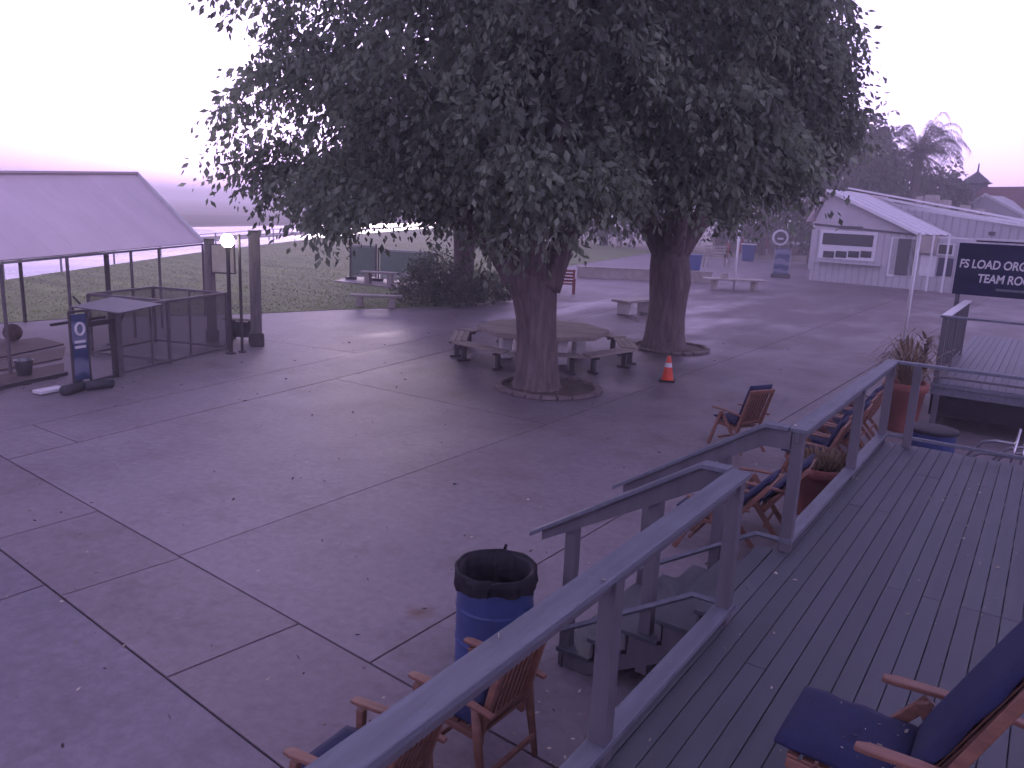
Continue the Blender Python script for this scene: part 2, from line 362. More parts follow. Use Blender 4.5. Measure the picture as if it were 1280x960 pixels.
# grass blades on the near half of the lawn
def inpoly(x, y, poly):
    r = np.zeros(len(x), bool); n = len(poly)
    for i in range(n):
        x1, y1 = poly[i]; x2, y2 = poly[(i+1) % n]
        c = ((y1 > y) != (y2 > y)) & (x < (x2-x1)*(y-y1)/(y2-y1+1e-12)+x1); r ^= c
    return r
def rawmesh(name, V, F, m, parent=None, kind=None):
    V = np.asarray(V, np.float32).reshape(-1, 3); F = np.asarray(F, np.int32); k = F.shape[1]
    me = bpy.data.meshes.new(name); me.vertices.add(len(V)); me.vertices.foreach_set('co', V.ravel())
    me.loops.add(F.size); me.loops.foreach_set('vertex_index', F.ravel()); me.polygons.add(len(F))
    me.polygons.foreach_set('loop_start', np.arange(len(F), dtype=np.int32)*k); me.update(calc_edges=True); me.validate()
    me.materials.append(m); o = obj(name, me, parent)
    if kind: o['kind'] = kind
    return o
n0 = 150000
gx = rng.uniform(-62, -17, n0); gy = rng.uniform(2, 60, n0)
near = rng.uniform(0, 1, n0) < np.clip((30/np.hypot(gx, gy))**2, .12, 1)
k = inpoly(gx, gy, lawn_poly) & near & (rng.uniform(0, 1, n0) < .9); gx, gy = gx[k], gy[k]; ng = len(gx)
h = rng.uniform(.025, .06, ng); a = rng.uniform(0, 6.28, ng); wv = rng.uniform(.012, .03, ng); ln = rng.uniform(-.05, .05, (ng, 2))
V = np.zeros((ng, 3, 3)); V[:, 0] = np.c_[gx-np.cos(a)*wv, gy-np.sin(a)*wv, np.full(ng, .01)]; V[:, 1] = np.c_[gx+np.cos(a)*wv, gy+np.sin(a)*wv, np.full(ng, .01)]; V[:, 2] = np.c_[gx+ln[:, 0], gy+ln[:, 1], .012+h]
tag(rawmesh('grass', V, np.arange(ng*3).reshape(-1, 3), M['grass']), 'short green lawn grass behind the benches and gate posts', 'grass', kind='stuff')

# ------------------------------------------------------------------ foliage
def leaves(name, P, A, S, m, parent, wid=.55, kind='stuff', cup=.12, side_=None):
    """P base points, A axis directions (unit), S lengths"""
    n = len(P); Bv = rng.normal(size=(n, 3)); Bv -= A*np.sum(Bv*A, 1, keepdims=True); Bv /= np.linalg.norm(Bv, axis=1, keepdims=True)
    Nn = np.cross(A, Bv); S = S[:, None]; w_ = S*wid*.5
    V = np.zeros((n, 5, 3)); V[:, 0] = P; V[:, 1] = P+A*S*.45+Bv*w_-Nn*S*cup; V[:, 2] = P+A*S-Nn*S*.18; V[:, 3] = P+A*S*.45-Bv*w_-Nn*S*cup; V[:, 4] = P+A*S*.5
    b = np.arange(n)[:, None]*5
    F = np.concatenate([b+np.array([[0, 1, 4]]), b+np.array([[1, 2, 4]]), b+np.array([[2, 3, 4]]), b+np.array([[3, 0, 4]])])
    return rawmesh(name, V, F, m, parent, kind)
def unit(v): return v/np.maximum(np.linalg.norm(v, axis=-1, keepdims=True), 1e-9)
def sprays(C, out, nl, length, size, droop=.8):
    """hanging leafy twigs: clump points C, outward directions"""
    n = len(C); d = unit(out+rng.normal(size=(n, 3))*.45+np.array([0, 0, -droop])); L = rng.uniform(.6, 1.2, n)*length
    P = []; A = []; S = []
    for k in range(nl):
        t = (k+rng.uniform(0, 1, n))/nl
        p = C+d*(t*L)[:, None]; p[:, 2] -= .25*L*t*t
        sd_ = rng.normal(size=(n, 3)); a_ = unit(d*.5+sd_*.55+np.array([0, 0, -.75]))
        P.append(p+sd_*.04); A.append(a_); S.append(size*rng.uniform(.45, 1.4, n)*(1.05-.3*t))
    return np.concatenate(P), np.concatenate(A), np.concatenate(S)
RD = np.array([math.cos(YAW), math.sin(YAW)]); FD = np.array([-math.sin(YAW), math.cos(YAW)])
def crown(parent, c, Rl, Rr, Rn, Rf, zb, zt, n, size, m, nl=13, lift=0.0, liftr=0.0, droop_edge=.5):
    phi = rng.uniform(0, 2*math.pi, n)
    u, v = np.cos(phi), np.sin(phi)                       # u right, v away
    Rx = np.where(u > 0, Rr, Rl); Ry = np.where(v > 0, Rf, Rn); R = 1/np.sqrt((u/Rx)**2+(v/Ry)**2)
    ph = rng.uniform(0, 6.28, 6)
    R = R*(1+.07*np.sin(5*phi+ph[0])+.06*np.sin(9*phi+ph[1])+.04*np.sin(17*phi+ph[2]))
    mode = rng.uniform(0, 1, n); q = np.where(mode < .55, np.sqrt(rng.uniform(.68, 1, n)), np.sqrt(rng.uniform(0, 1, n)))
    bot = zb+lift*np.clip(-u-.3, 0, 1)+liftr*np.clip(u+.25, 0, 1)+.35*np.sin(phi*7+ph[3])*q+.16*rng.normal(size=n)-droop_edge*np.clip(q-.6, 0, 1)
    top = zb+2.6+(zt-zb-2.6)*(1-q**4)**.7
    t = rng.uniform(0, 1, n); t = np.where((mode > .55) & (mode < .75), t*.12, t)
    z = bot+(top-bot)*t
    # tiers of boughs: pull leaves towards irregular layers
    z += .28*np.sin(z*3.1+phi*4+ph[4])*.7
    rr = q*R*(1+.09*np.sin(z*2.3+phi*6+ph[5]))
    X = c[0]+RD[0]*rr*u+FD[0]*rr*v; Y = c[1]+RD[1]*rr*u+FD[1]*rr*v
    C = np.c_[X, Y, z]; out = np.c_[RD[0]*u+FD[0]*v, RD[1]*u+FD[1]*v, np.zeros(n)]*(.3+.8*q)[:, None]
    P, A, S = sprays(C, out, nl, .75, size)
    # larger shaded leaves through the heart of the crown
    k = int(n*1.1); i_ = rng.integers(0, n, k); f_ = rng.uniform(.2, .8, k)[:, None]; cc = np.array([c[0], c[1], 0])
    Q = np.c_[(C[i_, :2]-cc[:2])*f_+cc[:2], np.maximum(C[i_, 2]+rng.uniform(-.2, .8, k), zb+.2)]
    P = np.r_[P, Q]; A = np.r_[A, unit(rng.normal(size=(k, 3))+np.array([0, 0, -.5]))]; S = np.r_[S, rng.uniform(.3, .5, k)]
    return leaves('crown', P, A, S, m, parent)
def limb(parent, pts, rs, name='limb', n=10):
    # subdivided wobbling tube
    P = []; Rr = []
    for i in range(len(pts)-1):
        a, b = Vector(pts[i]), Vector(pts[i+1])
        for k in range(5):
            t = k/5; P.append(a.lerp(b, t)+Vector(rng.normal(size=3)*.03*rs[i])); Rr.append(rs[i]+(rs[i+1]-rs[i])*t)
    P.append(Vector(pts[-1])); Rr.append(rs[-1])
    mb = MB().tube(P, Rr, n); return mb.build(name, M['bark'], parent, smooth=True)
def trunk_mesh(parent, c, zs, rs, cx, cy, n=28):
    mb = MB(); m_ = len(zs); ph = rng.uniform(0, 6.28, 5)
    for i in range(m_):
        for k_ in range(n):
            t = 2*math.pi*k_/n; r = rs[i]*(1+.06*math.sin(3*t+ph[0]+zs[i]*.6)+.05*math.sin(7*t+ph[1]+zs[i])+.03*math.sin(13*t+ph[2])+.02*rng.normal())
            mb.v.append((c[0]+cx[i]+r*math.cos(t), c[1]+cy[i]+r*math.sin(t), zs[i]))
    mb.f = [(i*n+k_, i*n+(k_+1) % n, (i+1)*n+(k_+1) % n, (i+1)*n+k_) for i in range(m_-1) for k_ in range(n)]
    mb.f.append(tuple((m_-1)*n+k_ for k_ in range(n)))
    return mb.build('trunk', M['bark'], parent, smooth=True)
def W(c, du, dv, z): return (c[0]+RD[0]*du+FD[0]*dv, c[1]+RD[1]*du+FD[1]*dv, z)

T1 = (-8.78, 14.0)
t1 = thing('mulberry_tree', 'large shade tree with forked leaning trunk beside the round picnic table', 'tree', (0, 0, 0), group='shade trees on the plaza')
zs = [0, .12, .35, .7, 1.1, 1.5, 1.85, 2.1, 2.3, 2.55]; dl = [0, 0, -.01, -.03, -.06, -.1, -.15, -.2, -.24, -.28]
trunk_mesh(t1, T1, zs, [.56, .49, .45, .42, .41, .41, .44, .50, .52, .42], [RD[0]*d for d in dl], [RD[1]*d for d in dl])
limb(t1, [W(T1, -.35, 0, 2.1), W(T1, -.95, .1, 2.9), W(T1, -2.2, -.2, 4.2), W(T1, -4.2, -.6, 5.6)], [.34, .27, .2, .09])
limb(t1, [W(T1, .05, 0, 2.15), W(T1, .35, .1, 3.0), W(T1, 1.2, .5, 4.5), W(T1, 3.0, 1.0, 6.2)], [.34, .26, .2, .08])
limb(t1, [W(T1, -.2, -.1, 2.3), W(T1, -.3, -.9, 3.6), W(T1, .2, -2.6, 5.2)], [.3, .2, .09])
limb(t1, [W(T1, -.2, .1, 2.3), W(T1, -.5, 1.2, 3.9), W(T1, -1.2, 3.2, 6.2)], [.3, .2, .09])
crown(t1, T1, 5.35, 4.6, 4.4, 5.0, 3.75, 12.6, 7000, .17, M['leaf'], lift=.55, liftr=.85)
T2 = (-9.0, 21.1)
t2 = thing('mulberry_tree', 'thick upright shade tree behind the orange traffic cone', 'tree', (0, 0, 0), group='shade trees on the plaza')
zs = [0, .15, .45, .9, 1.4, 1.9, 2.3, 2.7, 3.0]; dl = [0, 0, 0, .01, .03, .04, 0, -.05, -.1]
trunk_mesh(t2, T2, zs, [.68, .6, .55, .52, .53, .56, .55, .50, .42], [RD[0]*d for d in dl], [RD[1]*d for d in dl])
limb(t2, [W(T2, -.1, 0, 2.6), W(T2, -1.1, .2, 4.0), W(T2, -3.0, .3, 6.0)], [.38, .26, .1])
limb(t2, [W(T2, .05, 0, 2.6), W(T2, .9, -.1, 4.0), W(T2, 2.9, .2, 6.2)], [.38, .26, .1])
limb(t2, [W(T2, 0, -.1, 2.6), W(T2, -.1, -1.2, 4.2), W(T2, .4, -3.0, 6.4)], [.34, .22, .09])
limb(t2, [W(T2, 0, .1, 2.7), W(T2, .1, 1.0, 4.4), W(T2, .2, 2.6, 7.0)], [.34, .22, .09])
crown(t2, T2, 5.2, 3.3, 5.2, 4.6, 4.7, 13.0, 4600, .2, M['leaf'], liftr=1.0, droop_edge=.2)
T3 = (-19.9, 25.6)
t3 = thing('mulberry_tree', 'shade tree rising out of the shrub bed at the lawn corner', 'tree', (0, 0, 0), group='shade trees on the plaza')
trunk_mesh(t3, T3, [0, .2, .6, 1.2, 1.9, 2.6, 3.2], [.55, .45, .41, .4, .4, .42, .36], [0]*7, [0]*7, 20)
limb(t3, [W(T3, 0, 0, 2.9), W(T3, -1.2, 0, 4.2), W(T3, -2.6, .3, 6)], [.3, .2, .08])
limb(t3, [W(T3, 0, 0, 2.9), W(T3, 1.4, 0, 4.3), W(T3, 3.0, .3, 6.2)], [.3, .2, .08])
crown(t3, T3, 4.0, 4.6, 4, 4, 4.1, 9.5, 1900, .24, M['leaf'])

# raised brick-edged rings round the two plaza trees
def ring(c, r, label, n=22):
    t = thing('tree_ring', label, 'planter ring', (c[0], c[1], 0), group='tree rings')
    MB().lathe([(0.02, .035), (r*.6, .03), (r-.08, .02)], 28, wob=.02).build('soil_bed', M['soil'], t, smooth=True)
    for i in range(n):
        a0, a1 = 2*math.pi*(i+.04)/n, 2*math.pi*(i+.96)/n; po = []
        ri, ro = r-.07+random.uniform(-.01, .01), r+.07+random.uniform(-.015, .015)
        for a_ in np.linspace(a0, a1, 3): po.append((ro*math.cos(a_), ro*math.sin(a_)))
        for a_ in np.linspace(a1, a0, 3): po.append((ri*math.cos(a_), ri*math.sin(a_)))
        MB().prism(po, 0.0, random.uniform(.065, .09)).build('kerb_stone', M['kerb'], t, bevel=.012)
ring((-8.6, 14.15), 1.08, 'low stone ring round the forked tree trunk')
ring((-8.85, 21.2), 1.05, 'low stone ring round the upright tree trunk behind the cone')

# ================================================================== DECK, STAIRS, RAILINGS
DZ = .9; BW = .1316; XE = -1.66; Y0, Y1 = -1.2, 11.22
deck = thing('wooden_deck', 'raised grey painted plank deck in the right foreground', 'deck', (0, 0, 0))
bcache = {}
for i in range(38):
    x = XE+BW*(i+.5); y = Y0; cuts = sorted(random.sample([1.1, 2.9, 4.7, 6.5, 8.3, 9.9], random.choice((1, 1, 2)))); y_end = Y1+random.uniform(-.008, .008)
    for c in cuts+[y_end]:
        L = c-y-.004; key = round(L, 2)
        if key not in bcache: bcache[key] = MB().box((0, 0, 0), (BW-.0055, L, .036)).mesh('board', M['deckpaint'])
        obj('board', bcache[key], deck, .004, (x, y+L/2, DZ-.018+random.uniform(-.0025, .0015))); y = c
MB().box((XE+.02, (Y0+Y1)/2, DZ-.14), (.04, Y1-Y0-.02, .2)).build('rim_joist', M['railside'], deck)
MB().box((.85, Y1-.03, DZ-.14), (4.9, .04, .2)).build('rim_joist', M['railside'], deck)
for y in np.arange(0, 11, 1.83):
    MB().box((XE+.13, y, .32), (.09, .09, .63)).build('pier', M['railside'], deck)
for y in np.arange(-1, 11, .61): MB().box((.8, y+.09, DZ-.11), (4.7, .04, .14)).build('joist', M['railside'], deck)
def beambox(p, q, w, h, name, m, par, bv=.004): return MB().beam(p, q, w, h).build(name, m, par, bevel=bv)
XR = -1.575; TOP = 2.0; PW = .095
def railing(label, pts, posts, curb=True, low=None, capw=.145, ext=0):
    t = thing('deck_railing', label, 'railing', (0, 0, 0)); (x0, y0), (x1, y1) = pts
    for (x, y) in posts: beambox((x, y, DZ-.02), (x, y, TOP-.03), PW, PW, 'post', M['railside'], t)
    beambox((x0, y0, TOP-.019), (x1, y1, TOP-.019), capw, .038, 'cap_rail', M['railpaint'], t)
    d = (Vector((x1, y1))-Vector((x0, y0))).normalized()
    if curb: beambox((x0, y0, DZ+.10), (x1, y1, DZ+.10), .12, .04, 'curb_rail', M['railpaint'], t)
    if curb: beambox((x0, y0, TOP-.083), (x1, y1, TOP-.083), .038, .089, 'sub_rail', M['railside'], t)
    if low: beambox((x0, y0, low), (x1, y1, low), .045, .04, 'lower_rail', M['railpaint'], t)
    return t
railing('near deck railing with wide flat cap beside the blue trash drum', ((XR, -1.1), (XR, 5.2)), [(XR, 1.45), (XR, 3.3), (XR, 5.12)])
railing('middle deck railing between the stairs and the far deck corner', ((XR, 6.62), (XR, 11.17)), [(XR, 6.68), (XR, 9.2), (XR, 11.08)])
railing('short deck railing along the far end of the deck', ((XR+.075, 11.1), (3.1, 11.1)), [(-1.27, 11.1), (.6, 11.1), (2.4, 11.1)], False, 1.02, .10)

st = thing('deck_stairs', 'grey wooden stairs with sloping handrails leading off the deck', 'stairs', (0, 0, 0))
NR = 5; RISE = DZ/NR; RUN = .28; XN = -1.80
def tread(i):
    z = DZ-RISE*i; xa = XN-RUN*i
    MB().box((xa+RUN/2+.005, 5.9, z-.019), (RUN+.03, 1.48, .038)).build('tread', M['deckpaint'], st, bevel=.004)
    MB().box((xa+.03, 5.9, z-.04-(RISE-.044)/2), (.02, 1.44, RISE-.046)).build('riser', M['railside'], st)
MB().box(((XN+XE)/2-.002, 5.9, DZ-.019), (XE-XN-.01, 1.48, .038)).build('tread', M['deckpaint'], st, bevel=.004)
MB().box((XN+.03, 5.9, DZ-.04-(RISE-.044)/2), (.02, 1.44, RISE-.046)).build('riser', M['railside'], st)
for i in range(1, NR): tread(i)
for yy in (5.22, 6.58):
    po = [(XE-.004, DZ-.04)]; x = XN+.045
    po.append((x, DZ-.04))
    for i in range(1, NR):
        po += [(x, DZ-RISE*i-.04), (x-RUN, DZ-RISE*i-.04)]; x -= RUN
    po += [(x, .003), (x+.22, .003), (XE-.004, DZ-.34)]
    mb = MB(); n = len(po); mb.add([(p[0], yy-.022, p[1]) for p in po]+[(p[0], yy+.022, p[1]) for p in po], [tuple(range(n)), tuple(range(2*n-1, n-1, -1))]+[((i+1) % n, i, n+i, n+(i+1) % n) for i in range(n)])
    mb.build('stringer', M['railside'], st)
for yy, outer in ((5.18, -1), (6.64, 1)):
    hr = thing('stair_handrail', 'near sloping stair handrail, its corner joined to the near railing' if outer < 0 else 'far sloping stair handrail, joined to the middle deck railing', 'handrail', (0, 0, 0), group='stair handrails')
    xc, zc, xe, ze = -1.84, TOP+.008, -3.22, 1.12
    s = (zc-ze)/(xc-xe)
    ca = MB(); wd = .12
    ca.add([(XR-.076, yy-wd/2, zc), (xc, yy-wd/2, zc), (xe, yy-wd/2, ze), (xe, yy-wd/2, ze-.036), (xc, yy-wd/2, zc-.036), (XR-.076, yy-wd/2, zc-.036),
            (XR-.076, yy+wd/2, zc), (xc, yy+wd/2, zc), (xe, yy+wd/2, ze), (xe, yy+wd/2, ze-.036), (xc, yy+wd/2, zc-.036), (XR-.076, yy+wd/2, zc-.036)],
           [(0, 1, 4, 5), (1, 2, 3, 4), (11, 10, 7, 6), (10, 9, 8, 7), (0, 6, 7, 1), (1, 7, 8, 2), (2, 8, 9, 3), (3, 9, 10, 4), (4, 10, 11, 5), (5, 11, 6, 0)])
    ca.build('cap_rail', M['railpaint'], hr, bevel=.004)
    fb = MB(); hh = .16; xe2 = xe+.10; z2 = ze+s*.10
    pr = [(XR-.05, zc-.038), (xc, zc-.038), (xe2, z2-.038), (xe2, z2-.038-hh*.5), (xc, zc-.038-hh*1.05), (XR-.05, zc-.038-hh)]; n = 6
    fb.add([(p[0], yy-.02, p[1]) for p in pr]+[(p[0], yy+.02, p[1]) for p in pr], [(0, 1, 4, 5), (1, 2, 3, 4), (11, 10, 7, 6), (10, 9, 8, 7)]+[((i+1) % n, i, n+i, n+(i+1) % n) for i in range(n)])
    fb.build('side_board', M['railside'], hr)
    for xp in (-2.19, -2.88):
        zt_ = zc-.05+s*(xp-xc) if xp < xc else zc
        zb_ = 0 if xp < -2.5 else .2
        MB().box((xp, yy+.068, (zb_+zt_)/2), (PW, .09, zt_-zb_)).build('post', M['railside'], hr, bevel=.004)
    MB().tube([(XR-.05, yy, DZ+.10), (xc+.02, yy, DZ+.10), (-2.88, yy, DZ+.10-s*1.02)], .024, 4).build('lower_rail', M['railpaint'], hr)

# ================================================================== CHAIRS (local: +y is the way the sitter faces)
def cushion_mesh(name, w, l, th, m):
    """soft rounded pad in its own x-y plane, origin at the middle of the near edge"""
    mb = MB(); nx, ny = 8, 10
    for sgn in (1, -1):
        for j in range(ny+1):
            for i in range(nx+1):
                u, v = i/nx*2-1, j/ny*2-1
                e = (1-abs(u)**6)*(1-abs(v)**6); sx = 1-.02*abs(v)**4; z = th/2*(.28+.72*e**.5)
                z += .006*math.sin(9*v+2*u) * (1 if sgn > 0 else 0)
                mb.v.append((u*w/2*sx, (v+1)/2*l, sgn*z))
    N = (nx+1)*(ny+1)
    for j in range(ny):
        for i in range(nx):
            a = j*(nx+1)+i; mb.f.append((a, a+1, a+nx+2, a+nx+1)); mb.f.append((N+a, N+a+nx+1, N+a+nx+2, N+a+1))
    per = [i for i in range(nx+1)]+[j*(nx+1)+nx for j in range(1, ny+1)]+[ny*(nx+1)+i for i in range(nx-1, -1, -1)]+[j*(nx+1) for j in range(ny-1, 0, -1)]
    for i in range(len(per)):
        a, b = per[i], per[(i+1) % len(per)]; mb.f.append((a, N+a, N+b, b))
    return mb.mesh(name, m, True)
def make_chair(name, label, cat, group, recline=22, style='cross', back=.74, cushion=True, bulk=1.0, ash=0.0):
    t = thing(name, label, cat, group=group); TK = M['teak']; WD = .50*bulk; hx = WD/2
    seat_z = .40; br = rad(recline)
    bd = Vector((0, -math.sin(br), math.cos(br)))                 # up the backrest
    hinge = Vector((0, -.20, seat_z-.01))
    for sx in (-1, 1):
        x = sx*(hx+.035)
        if style == 'cross':
            MB().beam((x, .13+ash, .60), (x, .36+ash*.3, .0), .032, .06, (0, 1, 0)).build('leg', TK, t, bevel=.006)
            MB().beam((x-sx*.033, .16+ash, .60), (x-sx*.033, -.38+ash*.3, .0), .032, .06, (0, 1, 0)).build('leg', TK, t, bevel=.006)
        else:
            MB().beam((x, .27, .60), (x, .29, 0), .05, .055, (0, 1, 0), .04, .042).build('leg', TK, t, bevel=.006)
            MB().tube([(x, -.22, .62), (x, -.25, .34), (x, -.31, 0)], [.032, .031, .021], 8).build('leg', TK, t, smooth=True)
        # armrest: flat, a little bowed, rounded at the front
        ar = MB(); pts = [(-.36, .022, .61), (-.15, .027, .632), (.1, .032, .637), (.29, .036, .628), (.345, .022, .622)]; pts = [(a_+ash, b_, c_) for a_, b_, c_ in pts]
        for y, hw, z in pts: ar.v += [(x-hw, y, z), (x+hw, y, z), (x+hw, y, z+.026), (x-hw, y, z+.026)]
        for i in range(4):
            for k_ in range(4): ar.f.append((4*i+k_, 4*i+(k_+1) % 4, 4*i+4+(k_+1) % 4, 4*i+4+k_))
        ar.f += [(3, 2, 1, 0), (16, 17, 18, 19)]
        ar.build('armrest', TK, t, bevel=.005)
        MB().beam((x-sx*.06, -.24, seat_z-.03), (x-sx*.06, .29, seat_z-.005), .03, .05).build('seat_rail', TK, t, bevel=.004)
        MB().beam(hinge+Vector((x-sx*.05, 0, -.06)), hinge+Vector((x-sx*.05, 0, 0))+bd*back, .032, .05, (0, 1, 0)).build('back_post', TK, t, bevel=.005)
    for y in (.2, -.3): MB().beam((-hx-.02, y if style != 'cross' else y*.8, .16), (hx+.02, y if style != 'cross' else y*.8, .16), .028, .04).build('stretcher', TK, t, bevel=.004)
    for i in range(8):
        MB().beam((-hx+.03, -.2+i*.067, seat_z+.005+i*.002), (hx-.03, -.2+i*.067, seat_z+.005+i*.002), .05, .016).build('seat_slat', TK, t, bevel=.003)
    p = hinge+bd*(back-.03); MB().beam((-hx, p.y, p.z), (hx, p.y, p.z), .03, .07, bd).build('top_rail', TK, t, bevel=.006)
    p = hinge+bd*.1; MB().beam((-hx, p.y, p.z), (hx, p.y, p.z), .03, .05, bd).build('bottom_rail', TK, t, bevel=.004)
    ns = 9
    for i in range(ns):
        x = -hx+.035+(WD-.07)*i/(ns-1); a_, b_ = hinge+bd*.12, hinge+bd*(back-.065)
        MB().beam((x, a_.y, a_.z), (x, b_.y, b_.z), .028, .014, (0, 1, 0)).build('back_slat', TK, t, bevel=.003)
    if cushion:
        c = obj('seat_cushion', cushion_mesh('seat_cushion', WD*.96, .55, .07, M['cushion']), t, 0, (0, -.2, seat_z+.062))
        c.rotation_euler = (rad(1.5), 0, 0)
        c = obj('back_cushion', cushion_mesh('back_cushion', WD*.96, back*.98, .065, M['cushion']), t, 0, hinge+bd*.07+Vector((0, math.cos(br), math.sin(br)))*.055)
        c.rotation_euler = (rad(90+recline), 0, 0)
    return t
def place(t, x, y, z=0, face=90):
    t.location = (x, y, z); t.rotation_euler = (0, 0, rad(face)); return t
# facing: 90 deg looks towards -X, away from the deck
GRP = 'teak armchairs along the deck'
place(make_chair('armchair', 'teak slat-back armchair with navy cushion below the near railing, nearest the stairs', 'chair', GRP, 16, 'straight', .62), -2.78, 3.86, 0, 88)
c2 = place(make_chair('armchair', 'teak slat-back armchair under the near railing at the bottom edge of the picture', 'chair', GRP, 20, 'straight', .62), -2.86, 2.90, 0, 95)
rc = make_chair('deck_chair', 'reclining teak chair with navy cushion out on the concrete, beyond the stairs', 'chair', GRP, 20, 'cross', .72)
place(rc, -3.95, 12.6, 0, 62)
def chaircopy(label, x, y, face, src=rc):
    c = copy_tree(src); c['label'] = label; return place(c, x, y, 0, face)
rk = place(make_chair('deck_chair', 'teak chair with low tilted back seen through the far stair handrail', 'chair', GRP, 40, 'cross', .70, ash=-.12), -2.82, 8.40, 0, 92)
chaircopy('teak deck chair with navy cushion between the stair handrail and the terracotta pot', -2.66, 9.25, 96, rk)
row = make_chair('deck_chair', 'teak deck chair first in the row behind the middle railing', 'chair', GRP, 24, 'cross', .62)
place(row, -2.55, 11.55, 0, 92)
for i, (nm, y, fc) in enumerate((('second', 12.25, 88), ('third', 12.95, 93), ('fourth', 13.65, 90), ('fifth', 14.35, 87), ('last, farthest', 15.05, 92))):
    chaircopy('teak deck chair %s in the row behind the middle railing' % nm, -2.55+random.uniform(-.06, .06), y, fc, row)
place(make_chair('lounge_chair', 'reclined teak lounge chair with navy cushion standing on the deck', 'chair', GRP, 26, 'cross', .86, True, 1.12, -.33), -.38, 3.60, DZ, 90)
# pale headrest pillow corner on the deck lounge chair
pw = obj('towel', cushion_mesh('towel', .30, .16, .05, M['stone']), None, 0, (.20, 3.84, 1.93)); pw.rotation_euler = (rad(70), rad(-8), rad(80))
tag(pw, 'pale folded towel lying over the top of the deck lounge chair', 'towel')

# ================================================================== DRUMS, POTS, RACK
def drum(label, loc, lid, bag):
    t = thing('steel_drum', label, 'trash drum', loc, random.uniform(0, 3), group='blue trash drums'); R = .31
    prof = [(0.01, .012), (R-.02, .012), (R-.005, 0), (R, .02), (R, .28), (R, .285), (R+.007, .295), (R+.007, .305), (R, .315), (R, .32), (R, .56), (R, .565), (R+.007, .575), (R+.007, .585), (R, .595), (R, .60), (R, .86), (R+.012, .872), (R+.01, .89), (R-.012, .885), (R-.015, .86)]
    if not lid: prof += [(R-.02, .4), (.01, .38)]
    MB().lathe(prof, 40).build('drum_body', M['drum'], t, smooth=True)
    if bag:
        b = MB(); n = 48; pr = [(R-.06, .35), (R-.05, .6), (R-.042, .87), (R+.005, .905), (R+.02, .895), (R+.019, .83), (R+.022, .765)]
        for i, (r, z) in enumerate(pr):
            for k_ in range(n):
                a_ = 2*math.pi*k_/n; wob_ = .008*math.sin(11*a_+i)+.006*math.sin(23*a_+2*i); zz = z+(.02*math.sin(3*a_)+.012*math.sin(8*a_)) * (1 if i > 4 else .2)
                b.v.append(((r+wob_*(.5 if i in (2, 3, 4) else 1))*math.cos(a_), (r+wob_*(.5 if i in (2, 3, 4) else 1))*math.sin(a_), zz))
        b.f = [(i*n+k_, i*n+(k_+1) % n, (i+1)*n+(k_+1) % n, (i+1)*n+k_) for i in range(len(pr)-1) for k_ in range(n)]+[tuple(range(n-1, -1, -1))]
        b.build('bin_bag', M['black'], t, smooth=True)
        for a_ in (2.4, 5.5): MB().tube([((R+.03)*math.cos(a_), (R+.03)*math.sin(a_), .93), ((R+.055)*math.cos(a_+.05), (R+.055)*math.sin(a_+.05), .88), ((R+.035)*math.cos(a_), (R+.035)*math.sin(a_), .79)], .014, 6).build('bag_knot', M['black'], t)
    if lid:
        MB().lathe([(.01, .925), (.2, .92), (R-.01, .905), (R+.03, .895), (R+.035, .865), (R+.02, .86)], 40).build('lid', M['black'], t, smooth=True)
    return t
drum('open blue steel drum lined with a black bag below the near railing', (-3.33, 4.83, 0), False, True)
drum('blue drum with black lid beyond the far end of the deck', (-1.12, 12.45, 0), True, False)
def pot(label, loc, R, Hh, twigs, big):
    t = thing('terracotta_pot', label, 'flower pot', loc, group='terracotta pots')
    MB().lathe([(.01, .01), (R*.66, 0), (R*.7, .03), (R*.93, Hh*.82), (R*1.03, Hh*.83), (R*1.06, Hh*.99), (R, Hh), (R*.9, Hh*.99), (R*.88, Hh*.88), (.01, Hh*.88)], 36).build('pot_body', M['terra'], t, smooth=True)
    MB().lathe([(.01, Hh*.90), (R*.86, Hh*.89)], 20, wob=.0).build('potting_soil', M['soil'], t)
    n = twigs; ang = rng.uniform(0, 6.28, n); r = rng.uniform(0, R*.75, n); P = np.c_[r*np.cos(ang), r*np.sin(ang), np.full(n, Hh*.9)]
    A = unit(np.c_[np.cos(ang)*.5, np.sin(ang)*.5, rng.uniform(.5, 1.4, n)]+rng.normal(size=(n, 3))*.25)
    if big:
        # long strappy leaves that arch over
        V = []; F = []
        for i in range(n):
            a_ = Vector(A[i]); p = Vector((0, 0, Hh*.9))+Vector(P[i])*.35-Vector((0, 0, Hh*.9*.35)); p.z = Hh*.9; L = random.uniform(.7, 1.35); ww = random.uniform(.015, .032); sd_ = a_.cross(Vector((0, 0, 1))).normalized()
            b0 = len(V)
            for k_ in range(6):
                s_ = k_/5; w_ = ww*(1-.85*s_)*(1.2 if k_ else .8); V += [tuple(p-sd_*w_), tuple(p+sd_*w_)]
                a2 = (a_+Vector((0, 0, -1.5*s_*s_))).normalized(); p = p+a2*(L/5)
            for k_ in range(5): F.append((b0+2*k_, b0+2*k_+1, b0+2*k_+3, b0+2*k_+2))
        o = rawmesh('strap_leaves', V, F, M['dead'], t, 'stuff')
    else: leaves('dry_foliage', P, A, rng.uniform(.10, .26, n), M['dead'], t, .16)
    return t
pot('terracotta pot of dried stubble just outside the middle railing', (-2.08, 10.28, 0), .40, .70, 900, False)
pot('tall terracotta pot of dried strappy leaves beyond the deck corner', (-1.98, 15.9, 0), .37, .92, 90, True)
